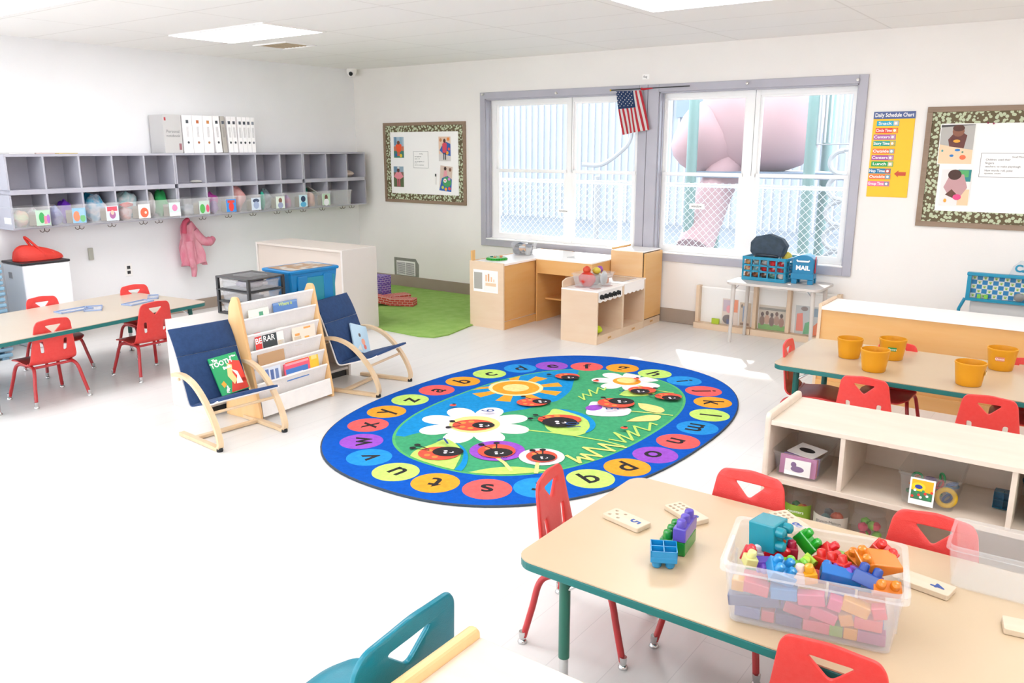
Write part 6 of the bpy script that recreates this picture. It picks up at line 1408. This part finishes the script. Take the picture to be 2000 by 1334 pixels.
# ================================================================ OUTSIDE
struct(G().box(-14, 24, .14, 30, -.35, -.25, noisy('concrete_yard', 'C4D0DC', 'D0DAE4', (2, 2, 2), .8)), 'ground_outside')
t = thing('chainlink_fence', 'galvanised chain link fence close outside the windows', 'fence', (0, 1.0, -.25)); wire = mat('galvanised', 'F0F4F8', .4, .2)
g = G().tube([(-4, 0, 1.51), (12, 0, 1.51)], .02, wire, n=8); g.build('top_rail', t)
for x in (-1.5, .9, 3.1, 5.9, 8.3): G().tube([(x, .03, 0), (x, .03, 1.54)], .025, wire, n=8).build('post', t)
g = G(); st_ = .075; z0, z1 = .05, 1.54
xs = 0.
for k in range(int((9.5)/st_)):
    x = -1.4+k*st_
    for s in (1, -1):
        xa, xb = (x, x+(z1-z0)) if s > 0 else (x+(z1-z0), x)
        a, b2 = Vector((xa, s*.003, z0)), Vector((xb, s*.003, z1))
        d = (b2-a).normalized(); n1 = Vector((-d.z, 0, d.x))*.0026; n2 = Vector((0, .0026, 0))
        vs = [a+n1, a+n2, a-n1, a-n2, b2+n1, b2+n2, b2-n1, b2-n2]; g.add(vs, [(0, 1, 5, 4), (1, 2, 6, 5), (2, 3, 7, 6), (3, 0, 4, 7)], wire)
o = g.build('wire_mesh', t); o['kind'] = 'stuff'
sd = noisy('siding', 'DCE6F2', 'E6EEF8', (1, 1, 1), .7)
t = thing('outside_building', 'pale ribbed metal building far outside the left window', 'building', (-13, 12, -.25))
g = G().box(0, 19, 0, .3, 0, 6.5, sd)
for k in range(94): g.box(.05+k*.2, .09+k*.2, -.05, 0, 0, 6.5, mat('rib_white', 'F6F8FC', .6))
g.build('ribbed_wall', t); G().box(11.6, 12.7, -.08, -.05, 2.6, 4.2, mat('dark_window', '9FB4CC', .3)).build('strip_window', t)
# playground: climbing structure with red slide hood, outdoor overexposure put into its pale colour
gp_ = mat('post_green', 'A6CFC8', .5)
t = thing('play_structure', 'pale red and green playground climbing structure outside the right window', 'playground', (3.1, 3.2, -.25))
for x, y in ((-.14, 0), (1.40, 0), (-.3, 1.3), (1.2, 1.4)): G().tube([(x, y, 0), (x, y, 4.0)], .07, gp_, n=12).build('post', t)
rp = noisy('overexposed_red', 'F8C6CA', 'FAD2D2', (1, 1, 1), .6)
G().sph((.42, .9, 2.3), (.86, .6, .8), rp, seg=24, noise=.06).build('slide_hood', t)
G().sph((-.2, .75, 2.0), (.55, .5, .5), noisy('overexposed_red', 'F2B4B8', 'F8C8C4'), seg=20, noise=.06).build('slide_mouth', t)
G().tube(smooth_path([(.1, .7, 1.7), (.0, .5, 1.3), (-.05, .3, .9), (-.05, .0, .55)]), .24, rp, n=16).build('tube_slide', t)
G().box(-.2, 1.9, .3, 1.4, 1.5, 1.58, mat('deck_blue', 'A8BCD4', .6)).build('deck', t)
wp = mat('white_pipe', 'FAFCFE', .4)
for i in range(7): G().tube([(1.5+i*.055, .0, 1.95), (1.5+i*.055, .0, 3.3)], .013, wp, n=6).build('baluster', t)
G().tube([(1.47, 0, 1.93), (1.86, 0, 1.93), (1.86, 0, 3.3), (1.47, 0, 3.3)], .025, wp, n=8, closed=True).build('rail_frame', t)
pt = []
for k in range(5):
    z = 1.72-.3*k
    for a in range(0, 9): b2 = RD(90+a*22.5); pt.append((1.80+.16*cos(b2), 0, z+.14*sin(b2)))
G().tube(smooth_path(pt, 3), .03, wp, n=8).build('wavy_climber', t)
G().tube([(1.97, 0, 0), (1.97, 0, 3.3)], .03, wp, n=8).build('climber_post', t)
for k in range(5): G().tube([(1.75, 0, 1.87-.3*k), (1.97, 0, 1.87-.3*k)], .025, wp, n=8).build('rung', t)
t = thing('white_handrail', 'white curved handrail outside the left window', 'handrail', (1.2, 3.0, -.25))
G().tube(smooth_path([(.2, 0, 1.66), (.5, 0, 1.66), (.78, 0, 1.82), (.95, 0, 2.02), (.98, 0, 2.5)]), .03, wp, n=8).tube([(1.02, 0, 2.5), (1.02, 0, 0)], .03, wp, n=8).tube([(.44, 0, 1.5), (.44, 0, 0)], .04, wp, n=8).build('rail', t)
struct(G().box(-3, 13, .14, 2.2, 2.5, 2.6, 'white'), 'unseen_sun_blocker')  # unseen slab added to cut the sun on the floor to small patches
# ================================================================ LIGHT AND CAMERA
w = bpy.data.worlds.new('World'); bpy.context.scene.world = w; w.use_nodes = True
bg = w.node_tree.nodes['Background']; bg.inputs['Color'].default_value = (.86, .93, 1, 1); bg.inputs['Strength'].default_value = SKY
sl = bpy.data.lights.new('sun', 'SUN'); sl.energy = SUN; sl.angle = RD(1.2); sl.color = (1, .97, .92)
so = bpy.data.objects.new('sun', sl); C.objects.link(so)
so.rotation_euler = Vector(SUNDIR).to_track_quat('-Z', 'Y').to_euler()
cam = bpy.data.cameras.new('camera'); co = bpy.data.objects.new('camera', cam); C.objects.link(co)
cam.sensor_width = 36; cam.lens = 36*FPX/2000; cam.clip_start = .05
co.matrix_world = Matrix((( _r.x, _u.x, -_f.x, CAM.x), (_r.y, _u.y, -_f.y, CAM.y), (_r.z, _u.z, -_f.z, CAM.z), (0, 0, 0, 1)))
sc_ = bpy.context.scene; sc_.camera = co
sc_.view_settings.view_transform = 'Standard'; sc_.view_settings.look = 'None'; sc_.view_settings.gamma = 1; sc_.view_settings.use_curve_mapping = False
sc_.view_settings.exposure = EXPO
sc_.cycles.max_bounces = 16; sc_.cycles.diffuse_bounces = 12; sc_.cycles.transparent_max_bounces = 16; sc_.cycles.glossy_bounces = 4
sc_.cycles.sample_clamp_indirect = 6; sc_.cycles.caustics_reflective = False; sc_.cycles.caustics_refractive = False
